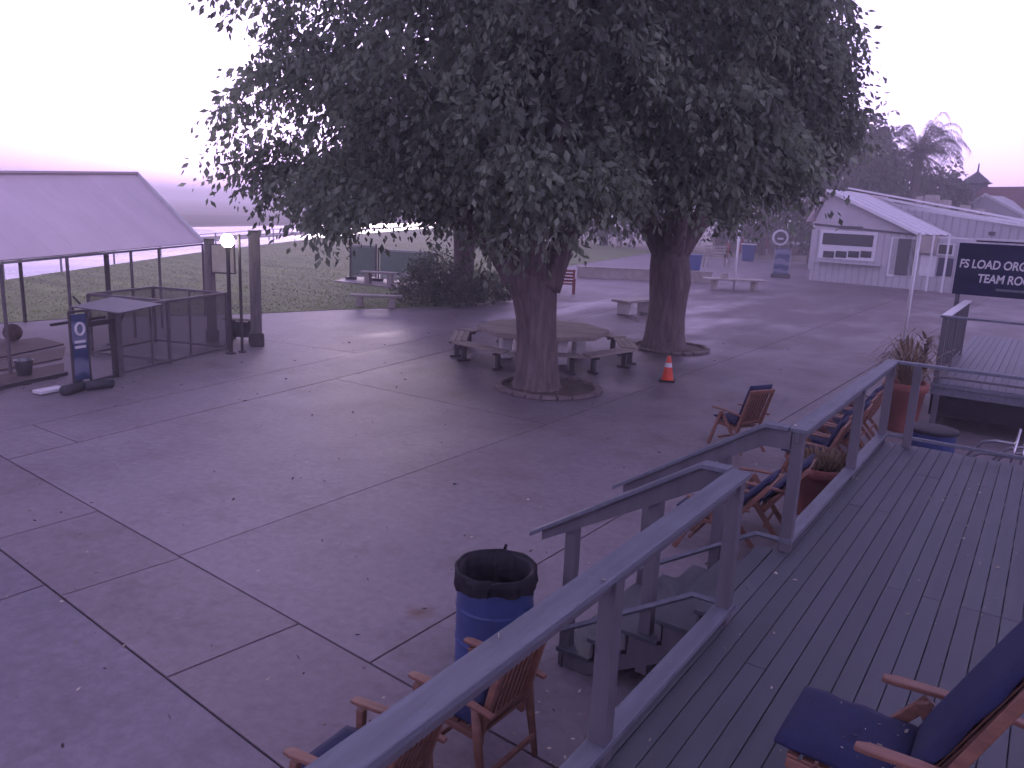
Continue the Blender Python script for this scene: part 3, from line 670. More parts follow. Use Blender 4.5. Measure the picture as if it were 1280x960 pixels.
for i, (x, y, lb) in enumerate(((-2.35, 17.6, 'withered strap-leaved plant between the white pole and the second deck'), (-2.15, 19.4, 'tall withered plant against the side of the second deck'))):
    t = thing('yucca', lb, 'plant', (x, y, 0), group='withered plants')
    MB().tube([(0, 0, 0), (.05, .02, .6), (0, .06, 1.2)], [.06, .05, .04], 8).build('stem', M['bark'], t, smooth=True)
    V = []; F = []
    for j in range(120):
        p = Vector((random.uniform(-.05, .05), random.uniform(-.05, .05), random.uniform(.3, 1.35))); az = random.uniform(0, 6.28); a_ = Vector((math.cos(az), math.sin(az), random.uniform(.1, 1.4))).normalized(); sd_ = a_.cross(Vector((0, 0, 1))).normalized(); L = random.uniform(.5, 1.0); ww = random.uniform(.018, .035); b0 = len(V)
        for k_ in range(6):
            s_ = k_/5; w_ = ww*(1-.9*s_); V += [tuple(p-sd_*w_), tuple(p+sd_*w_)]; a2 = (a_+Vector((0, 0, -1.9*s_))).normalized(); p = p+a2*(L/5)
        for k_ in range(5): F.append((b0+2*k_, b0+2*k_+1, b0+2*k_+3, b0+2*k_+2))
    rawmesh('strap_leaves', V, F, M['dead'], t, 'stuff')

rk_ = thing('tube_rack', 'bent steel tube rack standing beyond the far end of the deck', 'rack', (0, 0, 0))
for k_, dx in enumerate((-.36, .02)):
    y = 13.2+.35*k_
    MB().tube([(-.75+dx, y, .02), (-.6+dx, y, .04), (-.25+dx, y, .52), (-.16+dx, y, .66-.1*k_), (.0+dx, y, .70-.1*k_), (.22+dx, y, .70-.1*k_)], .022, 10).build('bent_tube', M['steel'], rk_, smooth=True)
    MB().tube([(-.42+dx, y+.25, .02), (-.30+dx, y+.25, .32), (-.18+dx, y+.25, .42), (.1+dx, y+.25, .44), (.3+dx, y+.25, .44)], .022, 10).build('bent_tube', M['steel'], rk_, smooth=True)
MB().tube([(-.16, 13.1, .05), (-.09, 13.1, .95)], .02, 10).build('upright', M['chrome'], rk_, smooth=True)
MB().tube([(-.02, 13.75, .05), (0, 13.75, .7)], .02, 10).build('upright', M['chrome'], rk_, smooth=True)
MB().box((-.1, 13.4, .03), (.5, .8, .06)).build('base_plate', M['darksteel'], rk_, bevel=.01)

# ================================================================== SECOND DECK AND SIGN
d2 = thing('second_deck', 'second raised grey plank deck beyond the trash drum on the right', 'deck', (0, 0, 0))
D2Y0, D2Y1, D2X = 16.3, 25.0, -1.62
b2 = MB().box((0, 0, 0), (BW-.008, D2Y1-D2Y0, .036)).mesh('board', M['deck2'])
for i in range(46): obj('board', b2, d2, 0, (D2X+BW*(i+.5), (D2Y0+D2Y1)/2, DZ-.018+random.uniform(-.002, .002)))
MB().box((1.4, D2Y0+.03, DZ-.13), (6.0, .04, .18)).build('fascia', M['railpaint'], d2)
MB().box((1.4, D2Y0-.012, DZ-.045), (6.06, .04, .06)).build('nosing', M['railpaint'], d2, bevel=.005)
MB().box((D2X+.03, 20.6, DZ-.13), (.04, 8.6, .18)).build('fascia', M['railpaint'], d2)
MB().box((1.4, D2Y0+.12, .5), (6.0, .03, .44)).build('underdeck_shade', M['black'], d2)  # black sheet put in for the shade under the deck
MB().box((D2X+.14, 20.6, .4), (.03, 8.5, .76)).build('underdeck_shade', M['charcoal'], d2)
for (x, y) in ((-1.5, 16.36), (.8, 16.36)): MB().box((x, y+.0, .40), (.1, .1, .8)).build('pier', M['railside'], d2)
r2 = thing('deck_railing', 'railing with white flat cap round the second deck, under the sign', 'railing', (0, 0, 0))
TZ = 2.12
beambox((D2X-.02, 16.42, TZ), (4, 16.42, TZ), .14, .036, 'cap_rail', M['railpaint'], r2)
beambox((D2X+.05, 16.50, TZ+.003), (D2X+.05, 20.6, TZ+.003), .15, .036, 'cap_rail', M['white'], r2)
for (x, y) in ((-1.56, 16.44), (.75, 16.44), (-1.56, 18.4), (-1.56, 20.5)): beambox((x, y, DZ), (x, y, TZ-.02), .09, .09, 'post', M['railside'], r2)
for y in np.arange(16.9, 20.4, .32): beambox((D2X+.05, y, DZ+.08), (D2X+.05, y, TZ-.02), .035, .035, 'baluster', M['railside'], r2)
beambox((D2X+.05, 16.5, DZ+.08), (D2X+.05, 20.5, DZ+.08), .05, .04, 'lower_rail', M['railside'], r2)
beambox((-1.5, 16.44, DZ+.10), (4, 16.44, DZ+.10), .05, .04, 'lower_rail', M['railside'], r2)

sg = thing('team_room_sign', 'dark navy board sign with white capital letters over the second deck', 'sign', (0, 0, 0))
SY = 20.75; xl, zb_ = -1.93, 2.25; zt_ = 3.40; SWD = 3.9
MB().box((xl+SWD/2, SY, (zb_+zt_)/2), (SWD, .05, zt_-zb_)).build('board', M['navy'], sg, bevel=.006)
for x in (xl+.12, xl+SWD-.3): MB().box((x, SY+.075, (DZ+zt_)/2), (.09, .09, zt_-DZ)).build('post', M['railside'], sg)
beambox((xl+.28, SY-.05, zt_+.10), (xl+SWD, SY-.05, zt_+.10), .12, .05, 'top_trim', M['white'], sg)
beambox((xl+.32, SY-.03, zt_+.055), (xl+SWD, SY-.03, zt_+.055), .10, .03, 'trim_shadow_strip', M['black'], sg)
beambox((xl+.85, SY-.06, zb_+.16), (xl+SWD, SY-.06, zb_+.16), .05, .05, 'ledge', M['railpaint'], sg)
def text(body, x, z, size, y, par, m, ext=.004):
    cu = bpy.data.curves.new('lettering', 'FONT'); cu.body = body; cu.size = size; cu.extrude = ext; cu.align_x = 'LEFT'; cu.shear = .08; cu.offset = .006; cu.space_character = .98
    o = bpy.data.objects.new('tmp', cu); COL.objects.link(o); bpy.context.view_layer.update()
    me = bpy.data.meshes.new_from_object(o.evaluated_get(bpy.context.evaluated_depsgraph_get())); bpy.data.objects.remove(o)
    me.materials.clear(); me.materials.append(m)
    t = obj('lettering', me, par, 0, (x, y, z)); t.rotation_euler = (rad(90), 0, 0); t.scale = (.79, 1.0, 1); return t
text('FS LOAD ORGANIZERS', xl+.06, 2.86, .262, SY-.03, sg, M['paper'])
text('TEAM ROOM', xl+.46, 2.55, .262, SY-.03, sg, M['paper'])

# white pole in front of the hut
p = G(1129, 431)
t = thing('canopy_pole', 'slim white pole standing behind the deck corner', 'pole', (p.x, p.y, 0))
MB().tube([(0, 0, .03), (0, 0, 3.5)], .055, 12).build('shaft', M['white'], t, smooth=True)
MB().lathe([(.01, .03), (.12, .03), (.12, .0), (.01, 0)], 16).build('foot', M['white'], t)
MB().lathe([(.01, 3.56), (.07, 3.55), (.07, 3.48), (.01, 3.48)], 16).build('cap', M['white'], t)

# ================================================================== HUT
HA, HB = G(1011, 350), G(1196, 367)
he = Vector((HB.x-HA.x, HB.y-HA.y, 0)); HL = he.length; he.normalize(); hn = Vector((he.y, -he.x, 0))    # hn points to the camera
if hn.dot(Vector((-HA.x, -HA.y, 0))) < 0: hn = -hn
hut = thing('concession_hut', 'pale board hut with serving window and bright ribbed metal roof', 'hut', (HA.x, HA.y, 0), math.atan2(he.y, he.x))
def hp(x, y): return onplane(x, y, HA, HB)
# local: x along the front, -y towards camera
DEP = 11.0; sgn = -1
EZ = 3.75; RX = hp(1037, 238)[0]; RZ = hp(1037, 238)[1]; RE, RZE = hp(1147, 293)
front = [(0, 0), (HL, 0), (HL, RZE-.15), (RE, RZE-.1), (RX, RZ-.14), (-.0, EZ+.3)]
mb = MB(); n = len(front)
mb.add([(p[0], 0, p[1]) for p in front]+[(p[0], DEP, p[1]) for p in front], [tuple(range(n)), tuple(range(2*n-1, n-1, -1))]+[((i+1) % n, i, n+i, n+(i+1) % n) for i in range(n)])
mb.build('wall', M['siding'], hut)
for x in np.arange(.25, HL, .42):
    zt_ = EZ-.42 if x < RE else RZE-.35
    MB().box((x, -.02, zt_/2), (.06, .04, zt_-.02)).build('batten', M['batten'], hut)
gx0, gz0 = hp(1031, 281); gx1, gz1 = hp(1145, 293.5)
MB().beam((-.1, -.05, gz0+.02), (gx1, -.05, gz1), .06, .12).build('tie_beam', M['charcoal'], hut)
# right roof slope as ribbed sheets
nrib = 9; a0 = Vector((RX, -.45, RZ)); a1 = Vector((RE+.15, -.45, RZE)); dy = DEP*.62
for i in range(nrib):
    y0_, y1_ = -.45+dy*i/nrib, -.45+dy*(i+.88)/nrib
    MB().plate([(RX, y0_, RZ+.02), (RE+.15, y0_, RZE+.02), (RE+.15, y1_, RZE+.02), (RX, y1_, RZ+.02)], .03).build('roof_sheet', M['awning'] if i % 2 else M['batten'], hut)
    MB().beam((RX, y1_+.04, RZ+.05), (RE+.15, y1_+.04, RZE+.05), .07, .07).build('roof_rib', M['awning'], hut)
MB().plate([(-.5, -.4, EZ+.1), (RX, -.4, RZ+.03), (RX, DEP, RZ+.03), (-.5, DEP, EZ+.1)], .05).build('roof_slope', M['roof'], hut)
MB().beam((RX, -.5, RZ+.01), (RE+.2, -.5, RZE+.01), .05, .14).build('rake_board', M['white'], hut)
def pane(x0, y0, x1, y1, name, m, par, d=.03, th=.04, z0=None):
    (u0, w0), (u1, w1) = hp(x0, y0), hp(x1, y1)
    return MB().box(((u0+u1)/2, -d, (w0+w1)/2), (abs(u1-u0), th, abs(w1-w0))).build(name, m, par)
wn = pane(1027, 287, 1093, 327, 'serving_window', M['white'], hut, .045, .05)
def sub(x0, y0, x1, y1, name, m, par, d, th=.03): o = pane(x0, y0, x1, y1, name, m, par, d, th); return o
sub(1030, 291, 1091, 309, 'pane', M['glass'], wn, .08)
for k_ in range(4): sub(1030+15.6*k_, 313.5, 1042.5+15.6*k_, 322.5, 'pane', M['glass'], wn, .08)
u0, w0 = hp(1022, 327); u1, w1 = hp(1103, 331)
MB().box(((u0+u1)/2, -.28, (w0+w1)/2), (u1-u0, .45, .06)).build('counter_shelf', M['siding'], hut)
sub(1049, 282, 1079, 287, 'name_board', M['charcoal'], hut, .10)
dr = pane(1117, 298, 1141, 345, 'door', M['charcoal'], hut, .04, .05)
sub(1115, 296, 1117.3, 346, 'door_frame', M['white'], hut, .05); sub(1141, 296, 1143, 346, 'door_frame', M['white'], hut, .05)
sub(1149, 294, 1171, 317, 'shutter_box', M['stone'], hut, .25, .45)
sub(1152, 319, 1168, 346, 'side_door', M['white'], hut, .05)
wf = pane(1173, 304, 1192, 320, 'side_window', M['white'], hut, .045, .05)
sub(1175, 305.5, 1190, 318, 'pane', M['glass'], wf, .08)
sub(1174, 322, 1189, 346, 'notice_panel', M['navy'], hut, .05)
for x_ in (1171.5, 1191): u0, w0 = hp(x_, 292); MB().box((u0, -.5, (w0-.02)/2), (.1, .1, w0-.02)).build('porch_post', M['white'], hut)

# long sided building behind the hut
BA, BB = D(1095, 330, 66), D(1330, 345, 60)
bl = thing('sided_building', 'long pale building with vertical siding behind the hut', 'building', (BA.x, BA.y, 0), math.atan2(BB.y-BA.y, BB.x-BA.x))
BLn = math.hypot(BB.x-BA.x, BB.y-BA.y); za = onplane(1110, 249, BA, BB); zb2 = onplane(1280, 281, BA, BB); sl_ = (zb2[1]-za[1])/(zb2[0]-za[0])
def bz(u): return za[1]+sl_*(u-za[0])
mb = MB(); fr = [(-6, 0), (BLn, 0), (BLn, bz(BLn)), (-6, bz(0)+.1)]
mb.add([(p[0], 0, p[1]) for p in fr]+[(p[0], 9, p[1]) for p in fr], [(0, 1, 2, 3), (7, 6, 5, 4), (1, 0, 4, 5), (2, 1, 5, 6), (3, 2, 6, 7), (0, 3, 7, 4)])
mb.build('wall', M['siding'], bl)
for u in np.arange(.3, BLn, .55): MB().box((u, -.03, bz(u)/2-.15), (.07, .05, bz(u)-.35)).build('batten', M['batten'], bl)
MB().beam((-3, -.25, bz(-3)+.0), (BLn+.2, -.25, bz(BLn+.2)), .5, .14).build('fascia', M['white'], bl)
MB().beam((-3, -.20, bz(-3)+.28), (BLn+.2, -.20, bz(BLn+.2)+.28), .3, .10).build('roof_edge', M['awning'], bl)
for (x_, s_) in ((1140, .9), (1153, 1.3), (1170, 1.0), (1196, .8), (1215, .7), (1224, .5)):
    u, z_ = onplane(x_, 250, BA, BB); MB().box((u, 1.2, bz(u)+.3*s_), (.6*s_, .6, .6*s_)).build('roof_vent', M['stone'], bl, bevel=.03)
u, z_ = onplane(1241, 292, BA, BB); MB().box((u, -.12, z_), (.35, .2, .25)).build('wall_light', M['charcoal'], bl, bevel=.02)

# red-roofed house
RA, RB = D(1140, 300, 92), D(1300, 300, 84)
rh = thing('red_roof_house', 'house with dark red shingle roof and cupola at the right edge', 'house', (RA.x, RA.y, 0), math.atan2(RB.y-RA.y, RB.x-RA.x))
def rp(x, y): return onplane(x, y, RA, RB)
RL = math.hypot(RB.x-RA.x, RB.y-RA.y); zr = rp(1180, 232)[1]; ze = rp(1200, 262)[1]
MB().box((RL/2+1, 3, ze/2), (RL+4, 5, ze)).build('wall', M['siding'], rh)
MB().plate([(-2, -.4, ze-.1), (RL+6, -.4, ze-.1), (RL+6, 3, zr), (-2, 3, zr)], .12).build('roof', M['redroof'], rh)
MB().plate([(-2, 6.4, ze-.1), (-2, 3, zr), (RL+6, 3, zr), (RL+6, 6.4, ze-.1)], .12).build('roof', M['redroof'], rh)
gu0, gz_ = rp(1207, 266); gu1, _ = rp(1292, 268); gm, gtop = rp(1246, 245)
MB().add([(gu0, -1.5, gz_-2.5), (gu1, -1.5, gz_-2.5), (gu1, -1.5, gz_), (gm, -1.5, gtop), (gu0, -1.5, gz_), (gu0, 1, gz_-2.5), (gu1, 1, gz_-2.5), (gu1, 1, gz_), (gm, 1, gtop), (gu0, 1, gz_)],
         [(0, 1, 2, 3, 4), (9, 8, 7, 6, 5), (4, 3, 8, 9), (3, 2, 7, 8), (0, 4, 9, 5), (2, 1, 6, 7)]).build('gable', M['siding'], rh)
for a_, b_ in (((gu0-.3, gz_-.15), (gm, gtop+.05)), ((gm, gtop+.05), (gu1+.3, gz_-.15))): MB().beam((a_[0], -1.55, a_[1]), (b_[0], -1.55, b_[1]), .1, .22).build('barge_board', M['white'], rh)
cu_, cz = rp(1222, 238); cu_ -= 2.6
cup = MB().box((cu_, 3, cz+.25), (1.5, 1.5, 1.2)).build('cupola', M['charcoal'], rh)
MB().lathe([(1.35, 0), (.95, .45), (.25, 1.0), (.1, 1.15), (.06, 1.9), (.01, 1.95)], 8, (cu_, 3, cz+.8)).build('cupola_roof', M['charcoal'], cup)
du, dz_ = rp(1238, 227); du -= 2.6; MB().lathe([(.01, 0), (.3, .05), (.5, .16), (.52, .2)], 16, (du, 3, dz_-.1)).build('dish', M['charcoal'], rh); MB().tube([(du, 3, zr-.2), (du, 3, dz_)], .06, 6).build('dish_mast', M['charcoal'], rh)

# palm and trees behind the roofs
pb = D(1139, 260, 76)
pm = thing('palm_tree', 'feather palm rising behind the pale buildings', 'palm', (pb.x, pb.y, 0))
PZ = D(1141, 192, 76).z
MB().tube([(0, 0, 0), (.1, 0, PZ*.5), (0, 0, PZ-1.2), (0, 0, PZ)], [.35, .3, .42, .3], 10).build('trunk', M['bark'], pm, smooth=True)
V = []; F = []
for j in range(76):
    az = random.uniform(0, 6.28); el = random.uniform(-.7, 1.35); L = random.uniform(3.6, 5.0); p = Vector((0, 0, PZ)); a_ = Vector((math.cos(az)*math.cos(el), math.sin(az)*math.cos(el), math.sin(el)))
    pr = []
    for k_ in range(11):
        s_ = k_/10; pr.append(p.copy()); a2 = (a_+Vector((0, 0, -2.0*s_*s_))).normalized(); p = p+a2*(L/10)
    for k_ in range(1, 11):
        for q_ in range(3):
            pp = pr[k_-1].lerp(pr[k_], q_/3); d_ = (pr[k_]-pr[k_-1]).normalized(); sd_ = d_.cross(Vector((0, 0, 1))).normalized()
            for sx in (-1, 1):
                tip = pp+sd_*sx*random.uniform(.35, .6)+Vector((0, 0, -random.uniform(.25, .6)))+d_*.25; b0 = len(V)
                V += [tuple(pp-d_*.035), tuple(pp+d_*.035), tuple(tip)]; F.append((b0, b0+1, b0+2))
    for k_ in range(10):
        b0 = len(V); d_ = (pr[k_+1]-pr[k_]).normalized(); sd_ = d_.cross(Vector((0, 0, 1))).normalized()*.05*(1-k_/11)
        V += [tuple(pr[k_]-sd_), tuple(pr[k_]+sd_), tuple(pr[k_+1])]; F.append((b0, b0+1, b0+2))
rawmesh('fronds', V, F, M['palm'], pm, 'stuff')
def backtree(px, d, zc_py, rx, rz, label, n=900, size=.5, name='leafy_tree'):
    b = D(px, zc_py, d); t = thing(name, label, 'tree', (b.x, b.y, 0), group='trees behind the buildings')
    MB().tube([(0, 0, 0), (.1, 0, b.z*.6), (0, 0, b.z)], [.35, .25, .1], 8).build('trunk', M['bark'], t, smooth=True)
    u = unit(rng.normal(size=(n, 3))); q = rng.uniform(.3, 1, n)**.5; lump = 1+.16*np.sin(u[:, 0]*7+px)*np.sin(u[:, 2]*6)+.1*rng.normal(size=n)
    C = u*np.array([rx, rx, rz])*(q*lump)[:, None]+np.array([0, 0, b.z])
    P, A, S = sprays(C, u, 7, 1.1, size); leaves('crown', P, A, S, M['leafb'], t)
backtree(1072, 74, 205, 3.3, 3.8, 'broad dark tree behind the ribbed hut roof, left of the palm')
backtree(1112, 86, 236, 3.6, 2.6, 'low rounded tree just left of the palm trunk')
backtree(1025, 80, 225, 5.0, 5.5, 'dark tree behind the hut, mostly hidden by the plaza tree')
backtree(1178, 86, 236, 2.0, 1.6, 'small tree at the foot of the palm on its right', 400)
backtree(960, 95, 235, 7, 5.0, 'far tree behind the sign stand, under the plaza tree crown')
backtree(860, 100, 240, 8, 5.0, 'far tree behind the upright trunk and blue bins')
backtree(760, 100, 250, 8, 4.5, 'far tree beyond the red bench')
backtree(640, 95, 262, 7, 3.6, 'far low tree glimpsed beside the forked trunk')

# ================================================================== PLAZA FURNITURE
TC = (-10.75, 17.3)
tb = thing('round_picnic_table', 'big octagonal plank picnic table ringed by benches behind the forked tree', 'picnic table', (TC[0], TC[1], 0), rad(12))
R = 1.72; oct_ = [(R*math.cos(rad(22.5+45*i)), R*math.sin(rad(22.5+45*i))) for i in range(8)]
npl = 14; pw_ = 2*R*math.cos(rad(22.5))/npl
for i in range(npl):
    y0_ = -R*math.cos(rad(22.5))+pw_*i+.008; y1_ = y0_+pw_-.016
    po = clip(clip(oct_, (-9, y0_), (9, y0_), 1), (-9, y1_), (9, y1_), -1)
    if len(po) > 2: MB().prism(po, .715, .755+random.uniform(-.002, .003)).build('top_plank', M['plank'], tb)
for i in range(8):
    a0_, a1_ = rad(22.5+45*i), rad(67.5+45*i)
    MB().beam((R*.985*math.cos(a0_), R*.985*math.sin(a0_), .68), (R*.985*math.cos(a1_), R*.985*math.sin(a1_), .68), .03, .07).build('edge_board', M['plank'], tb)
for a_ in (45, 135, 225, 315):
    c_, s_ = math.cos(rad(a_)), math.sin(rad(a_))
    MB().box((1.05*c_, 1.05*s_, .34), (.28, .28, .68), Matrix.Rotation(rad(a_), 3, 'Z')).build('pedestal', M['whitestone'], tb, bevel=.015)
for i in range(8):
    a0_, a1_ = rad(45*i+1.5), rad(45*i+43.5)
    for k_, (ri, ro) in enumerate(((2.08, 2.22), (2.235, 2.375), (2.39, 2.53))):
        po = [(ri*math.cos(a0_), ri*math.sin(a0_)), (ro*math.cos(a0_), ro*math.sin(a0_)), (ro*math.cos(a1_), ro*math.sin(a1_)), (ri*math.cos(a1_), ri*math.sin(a1_))]
        MB().prism(po, .415, .455).build('bench_plank', M['plank'], tb)
    for aa in (a0_+.10, a1_-.10):
        c_, s_ = math.cos(aa), math.sin(aa); Mz = Matrix.Rotation(aa, 3, 'Z')
        lg = MB(); lg.box((2.28*c_, 2.28*s_, .22), (.12, .09, .38), Mz); lg.box((2.28*c_, 2.28*s_, .38), (.40, .08, .06), Mz); lg.box((2.28*c_, 2.28*s_, .025), (.34, .09, .05), Mz)
        lg.build('bench_leg', M['darksteel'], tb, bevel=.008)
# white slab bench behind the upright tree
def slab_bench(name, label, c, rz, L, Wd, Hh, m, legm, curve=0):
    t = thing(name, label, 'bench', (c[0], c[1], 0), rz, group='stone benches')
    mb = MB(); n = 6
    for i in range(n+1):
        s_ = i/n*2-1; x = s_*L/2; yy = curve*(s_*s_)
        mb.v += [(x, yy-Wd/2, Hh-.08), (x, yy+Wd/2, Hh-.08), (x, yy+Wd/2, Hh), (x, yy-Wd/2, Hh)]
    for i in range(n):
        for k_ in range(4): mb.f.append((4*i+k_, 4*i+(k_+1) % 4, 4*i+4+(k_+1) % 4, 4*i+4+k_))
    mb.f += [(3, 2, 1, 0), (4*n, 4*n+1, 4*n+2, 4*n+3)]; mb.build('seat_slab', m, t, bevel=.015)
    for sx in (-1, 1):
        mb = MB(); x = sx*L*.31; yy = curve*.38
        mb.add([(x-.13, yy-Wd*.36, 0), (x+.13, yy-Wd*.36, 0), (x+.13, yy+Wd*.36, 0), (x-.13, yy+Wd*.36, 0), (x-.10, yy-Wd*.42, Hh-.078), (x+.10, yy-Wd*.42, Hh-.078), (x+.10, yy+Wd*.42, Hh-.078), (x-.10, yy+Wd*.42, Hh-.078)],
               [(3, 2, 1, 0), (4, 5, 6, 7), (0, 1, 5, 4), (1, 2, 6, 5), (2, 3, 7, 6), (3, 0, 4, 7)]); mb.build('leg', legm, t, bevel=.01)
    return t
p = (G(768, 394)+G(818, 389))/2; slab_bench('slab_bench', 'white block bench with grey slab seat behind the upright tree trunk', (p.x, p.y), math.atan2(G(818, 389).y-G(768, 394).y, G(818, 389).x-G(768, 394).x), 2.1, .8, .55, M['stone'], M['whitestone'])
p = (G(459, 385)+G(500, 385))/2; slab_bench('slab_bench', 'pale curved stone bench at the edge of the lawn beside the shrubs', (p.x-.3, p.y-.1), rad(YAW*57.3+4), 1.9, .42, .46, M['stone'], M['stone'], .12)
p = G(474, 356); slab_bench('slab_bench', 'small stone table bench on the pad in front of the green windscreen', (p.x, p.y), rad(YAW*57.3-6), 1.75, .6, .62, M['stone'], M['stone'])
# traffic cone
p = G(834, 476); cn = thing('traffic_cone', 'orange traffic cone with pale collar on the concrete', 'cone', (p.x, p.y, 0), rad(20))
MB().box((0, 0, .018), (.36, .36, .036)).build('base', M['black'], cn, bevel=.01)
MB().lathe([(.15, .036), (.13, .06), (.085, .33)], 24).build('cone_body', M['orange'], cn, smooth=True)
MB().lathe([(.087, .33), (.068, .43)], 24).build('collar', M['white'], cn, smooth=True)
MB().lathe([(.069, .43), (.04, .57), (.032, .58), (.001, .58)], 24).build('cone_tip', M['orange'], cn, smooth=True)
# umbrella-less pole table
p = G(917, 362); t = thing('pole_table', 'low slab table pierced by a slim white pole in front of the blue bins', 'table', (p.x, p.y, 0), rad(38))
MB().tube([(0, 0, 0), (0, 0, 3.6)], .06, 10).build('pole', M['white'], t, smooth=True)
MB().box((0, 0, .55), (3.3, 1.0, .09)).build('table_top', M['stone'], t, bevel=.02)
for sx in (-1, 1): MB().box((sx*1.1, 0, .25), (.16, .7, .5)).build('leg', M['stone'], t)
MB().box((-.55, .1, .74), (.35, .25, .28)).build('box_on_top', M['stone'], t, bevel=.02)

# ------------------------------------------------------------------ far clutter under the tree
def simple_bin(px, py, w_, h_, label, white=False):
    p = G(px, py); t = thing('recycling_bin', label, 'bin', (p.x, p.y, 0), rad(YAW*40), group='blue bins')
    mb = MB(); mb.add([(-w_*.42, -w_*.36, 0), (w_*.42, -w_*.36, 0), (w_*.42, w_*.36, 0), (-w_*.42, w_*.36, 0), (-w_*.5, -w_*.42, h_), (w_*.5, -w_*.42, h_), (w_*.5, w_*.42, h_), (-w_*.5, w_*.42, h_)], [(3, 2, 1, 0), (4, 5, 6, 7), (0, 1, 5, 4), (1, 2, 6, 5), (2, 3, 7, 6), (3, 0, 4, 7)])
    mb.build('bin_body', M['bluebin'], t, bevel=.04); MB().box((0, 0, h_+.05), (w_*1.1, w_*.95, .1)).build('lid', M['white'] if white else M['bluebin'], t, bevel=.03)
simple_bin(867, 338, 1.0, 1.05, 'blue bin nearest the upright tree trunk')
simple_bin(934, 326, 1.25, 1.5, 'blue bin with pale lid left of the poster stand', True)
def ladder_chair(px, py, label, m, wd, hh, rz=0):
    p = G(px, py); t = thing('slat_bench', label, 'bench', (p.x, p.y, 0), YAW+rz, group='slatted seats across the plaza')
    for sx in (-1, 1):
        MB().box((sx*wd/2, .2, hh/2), (.1, .1, hh)).build('back_leg', m, t); MB().box((sx*wd/2, -.35, hh*.3), (.1, .1, hh*.6)).build('front_leg', m, t); MB().box((sx*wd/2, -.08, hh*.62), (.12, .6, .06)).build('armrest', m, t)
    for k_ in range(4): MB().box((0, .2, hh*(.52+.14*k_)), (wd, .05, hh*.09)).build('back_slat', m, t)
    for k_ in range(4): MB().box((0, -.35+.14*k_, hh*.42), (wd, .11, .05)).build('seat_slat', m, t)
ladder_chair(694, 366, 'red slatted bench seen just right of the forked trunk', M['redpaint'], 1.7, 1.1)
ladder_chair(894, 334, 'pale slatted bench between the two blue bins', M['stone'], 1.9, 1.7, .3)
for (px, py, hh, m, lb) in ((926, 322, 2.0, 'redpaint', 'furled red umbrella beside the pale-lidded bin'), (958, 318, 2.6, 'redpaint', 'furled red umbrella behind the poster stand'), (908, 330, 1.9, 'terra', 'furled rust-coloured umbrella behind the slim white pole')):
    p = G(px, py); t = thing('furled_umbrella', lb, 'umbrella', (p.x, p.y, 0), group='furled umbrellas')
    MB().lathe([(.05, hh*.25), (.28, hh*.3), (.22, hh*.6), (.10, hh*.95), (.01, hh)], 10, wob=.12).build('canopy', M[m], t, smooth=True); MB().tube([(0, 0, 0), (0, 0, hh*1.05)], .04, 6).build('pole', M['white'], t); MB().lathe([(.01, .1), (.35, .1), (.4, 0), (.01, 0)], 12).build('base', M['stone'], t)
p = G(718, 352); t = thing('low_wall', 'low pale retaining wall running behind the red bench', 'wall', (p.x+3, p.y+6, 0), YAW+.05)
MB().box((-1.5, 0, .3), (8, .3, .6)).build('wall_body', M['stone'], t); MB().box((-1.5, 0, .63), (8.1, .4, .06)).build('coping', M['stone'], t)
p = D(975, 325, 104); t = thing('far_shed', 'low building with pale band seen under the tree behind the poster stand', 'building', (p.x, p.y, 0), YAW*.7)
MB().box((0, 2, 1.4), (16, 4, 2.8)).build('wall', M['kerb'], t); MB().box((0, -.06, 1.3), (11.8, .1, .35)).build('pale_band', M['white'], t); MB().box((0, 2, 2.9), (12.6, 4.6, .16)).build('roof', M['charcoal'], t)
wf = MB().box((5.2, -.06, 1.6), (1.6, .1, 1.9)).build('window', M['white'], t); MB().box((5.2, -.13, 1.7), (1.2, .06, 1.3)).build('pane', M['glass'], wf)
p = G(975, 347); t = thing('poster_stand', 'upright poster stand with blue printed panel near the hut corner', 'sign', (p.x, p.y, 0), YAW*.55)
MB().box((0, 0, .14), (1.25, .7, .28)).build('base', M['charcoal'], t, bevel=.04); MB().box((0, 0, 1.1), (.95, .08, 1.7)).build('panel', M['poster'], t, bevel=.01)
for sx in (-1, 1): MB().tube([(sx*.53, 0, .2), (sx*.53, 0, 2.0)], .03, 8).build('frame_tube', M['steel'], t)
p = G(972, 330); t = thing('round_sign', 'white ring sign on a post above the poster stand', 'sign', (p.x, p.y, 0), YAW*.55)
zc_ = D(972, 297, math.hypot(p.x, p.y)).z
MB().tube([(0, 0, 0), (0, 0, zc_-.75)], .05, 8).build('post', M['steel'], t)
MB().tube([(.62*math.cos(a_), 0, zc_+.62*math.sin(a_)) for a_ in np.linspace(0, 2*math.pi, 25)], .11, 8, False).build('ring', M['white'], t, smooth=True)
MB().lathe([(.01, -.02), (.55, -.02), (.55, .02), (.01, .02)], 24).build('disc', M['charcoal'], t).matrix_local = Matrix.Translation((0, .02, zc_)) @ Matrix.Rotation(rad(90), 4, 'X')
MB().box((0, -.06, zc_-.08), (.5, .04, .16)).build('emblem_bar', M['white'], t)

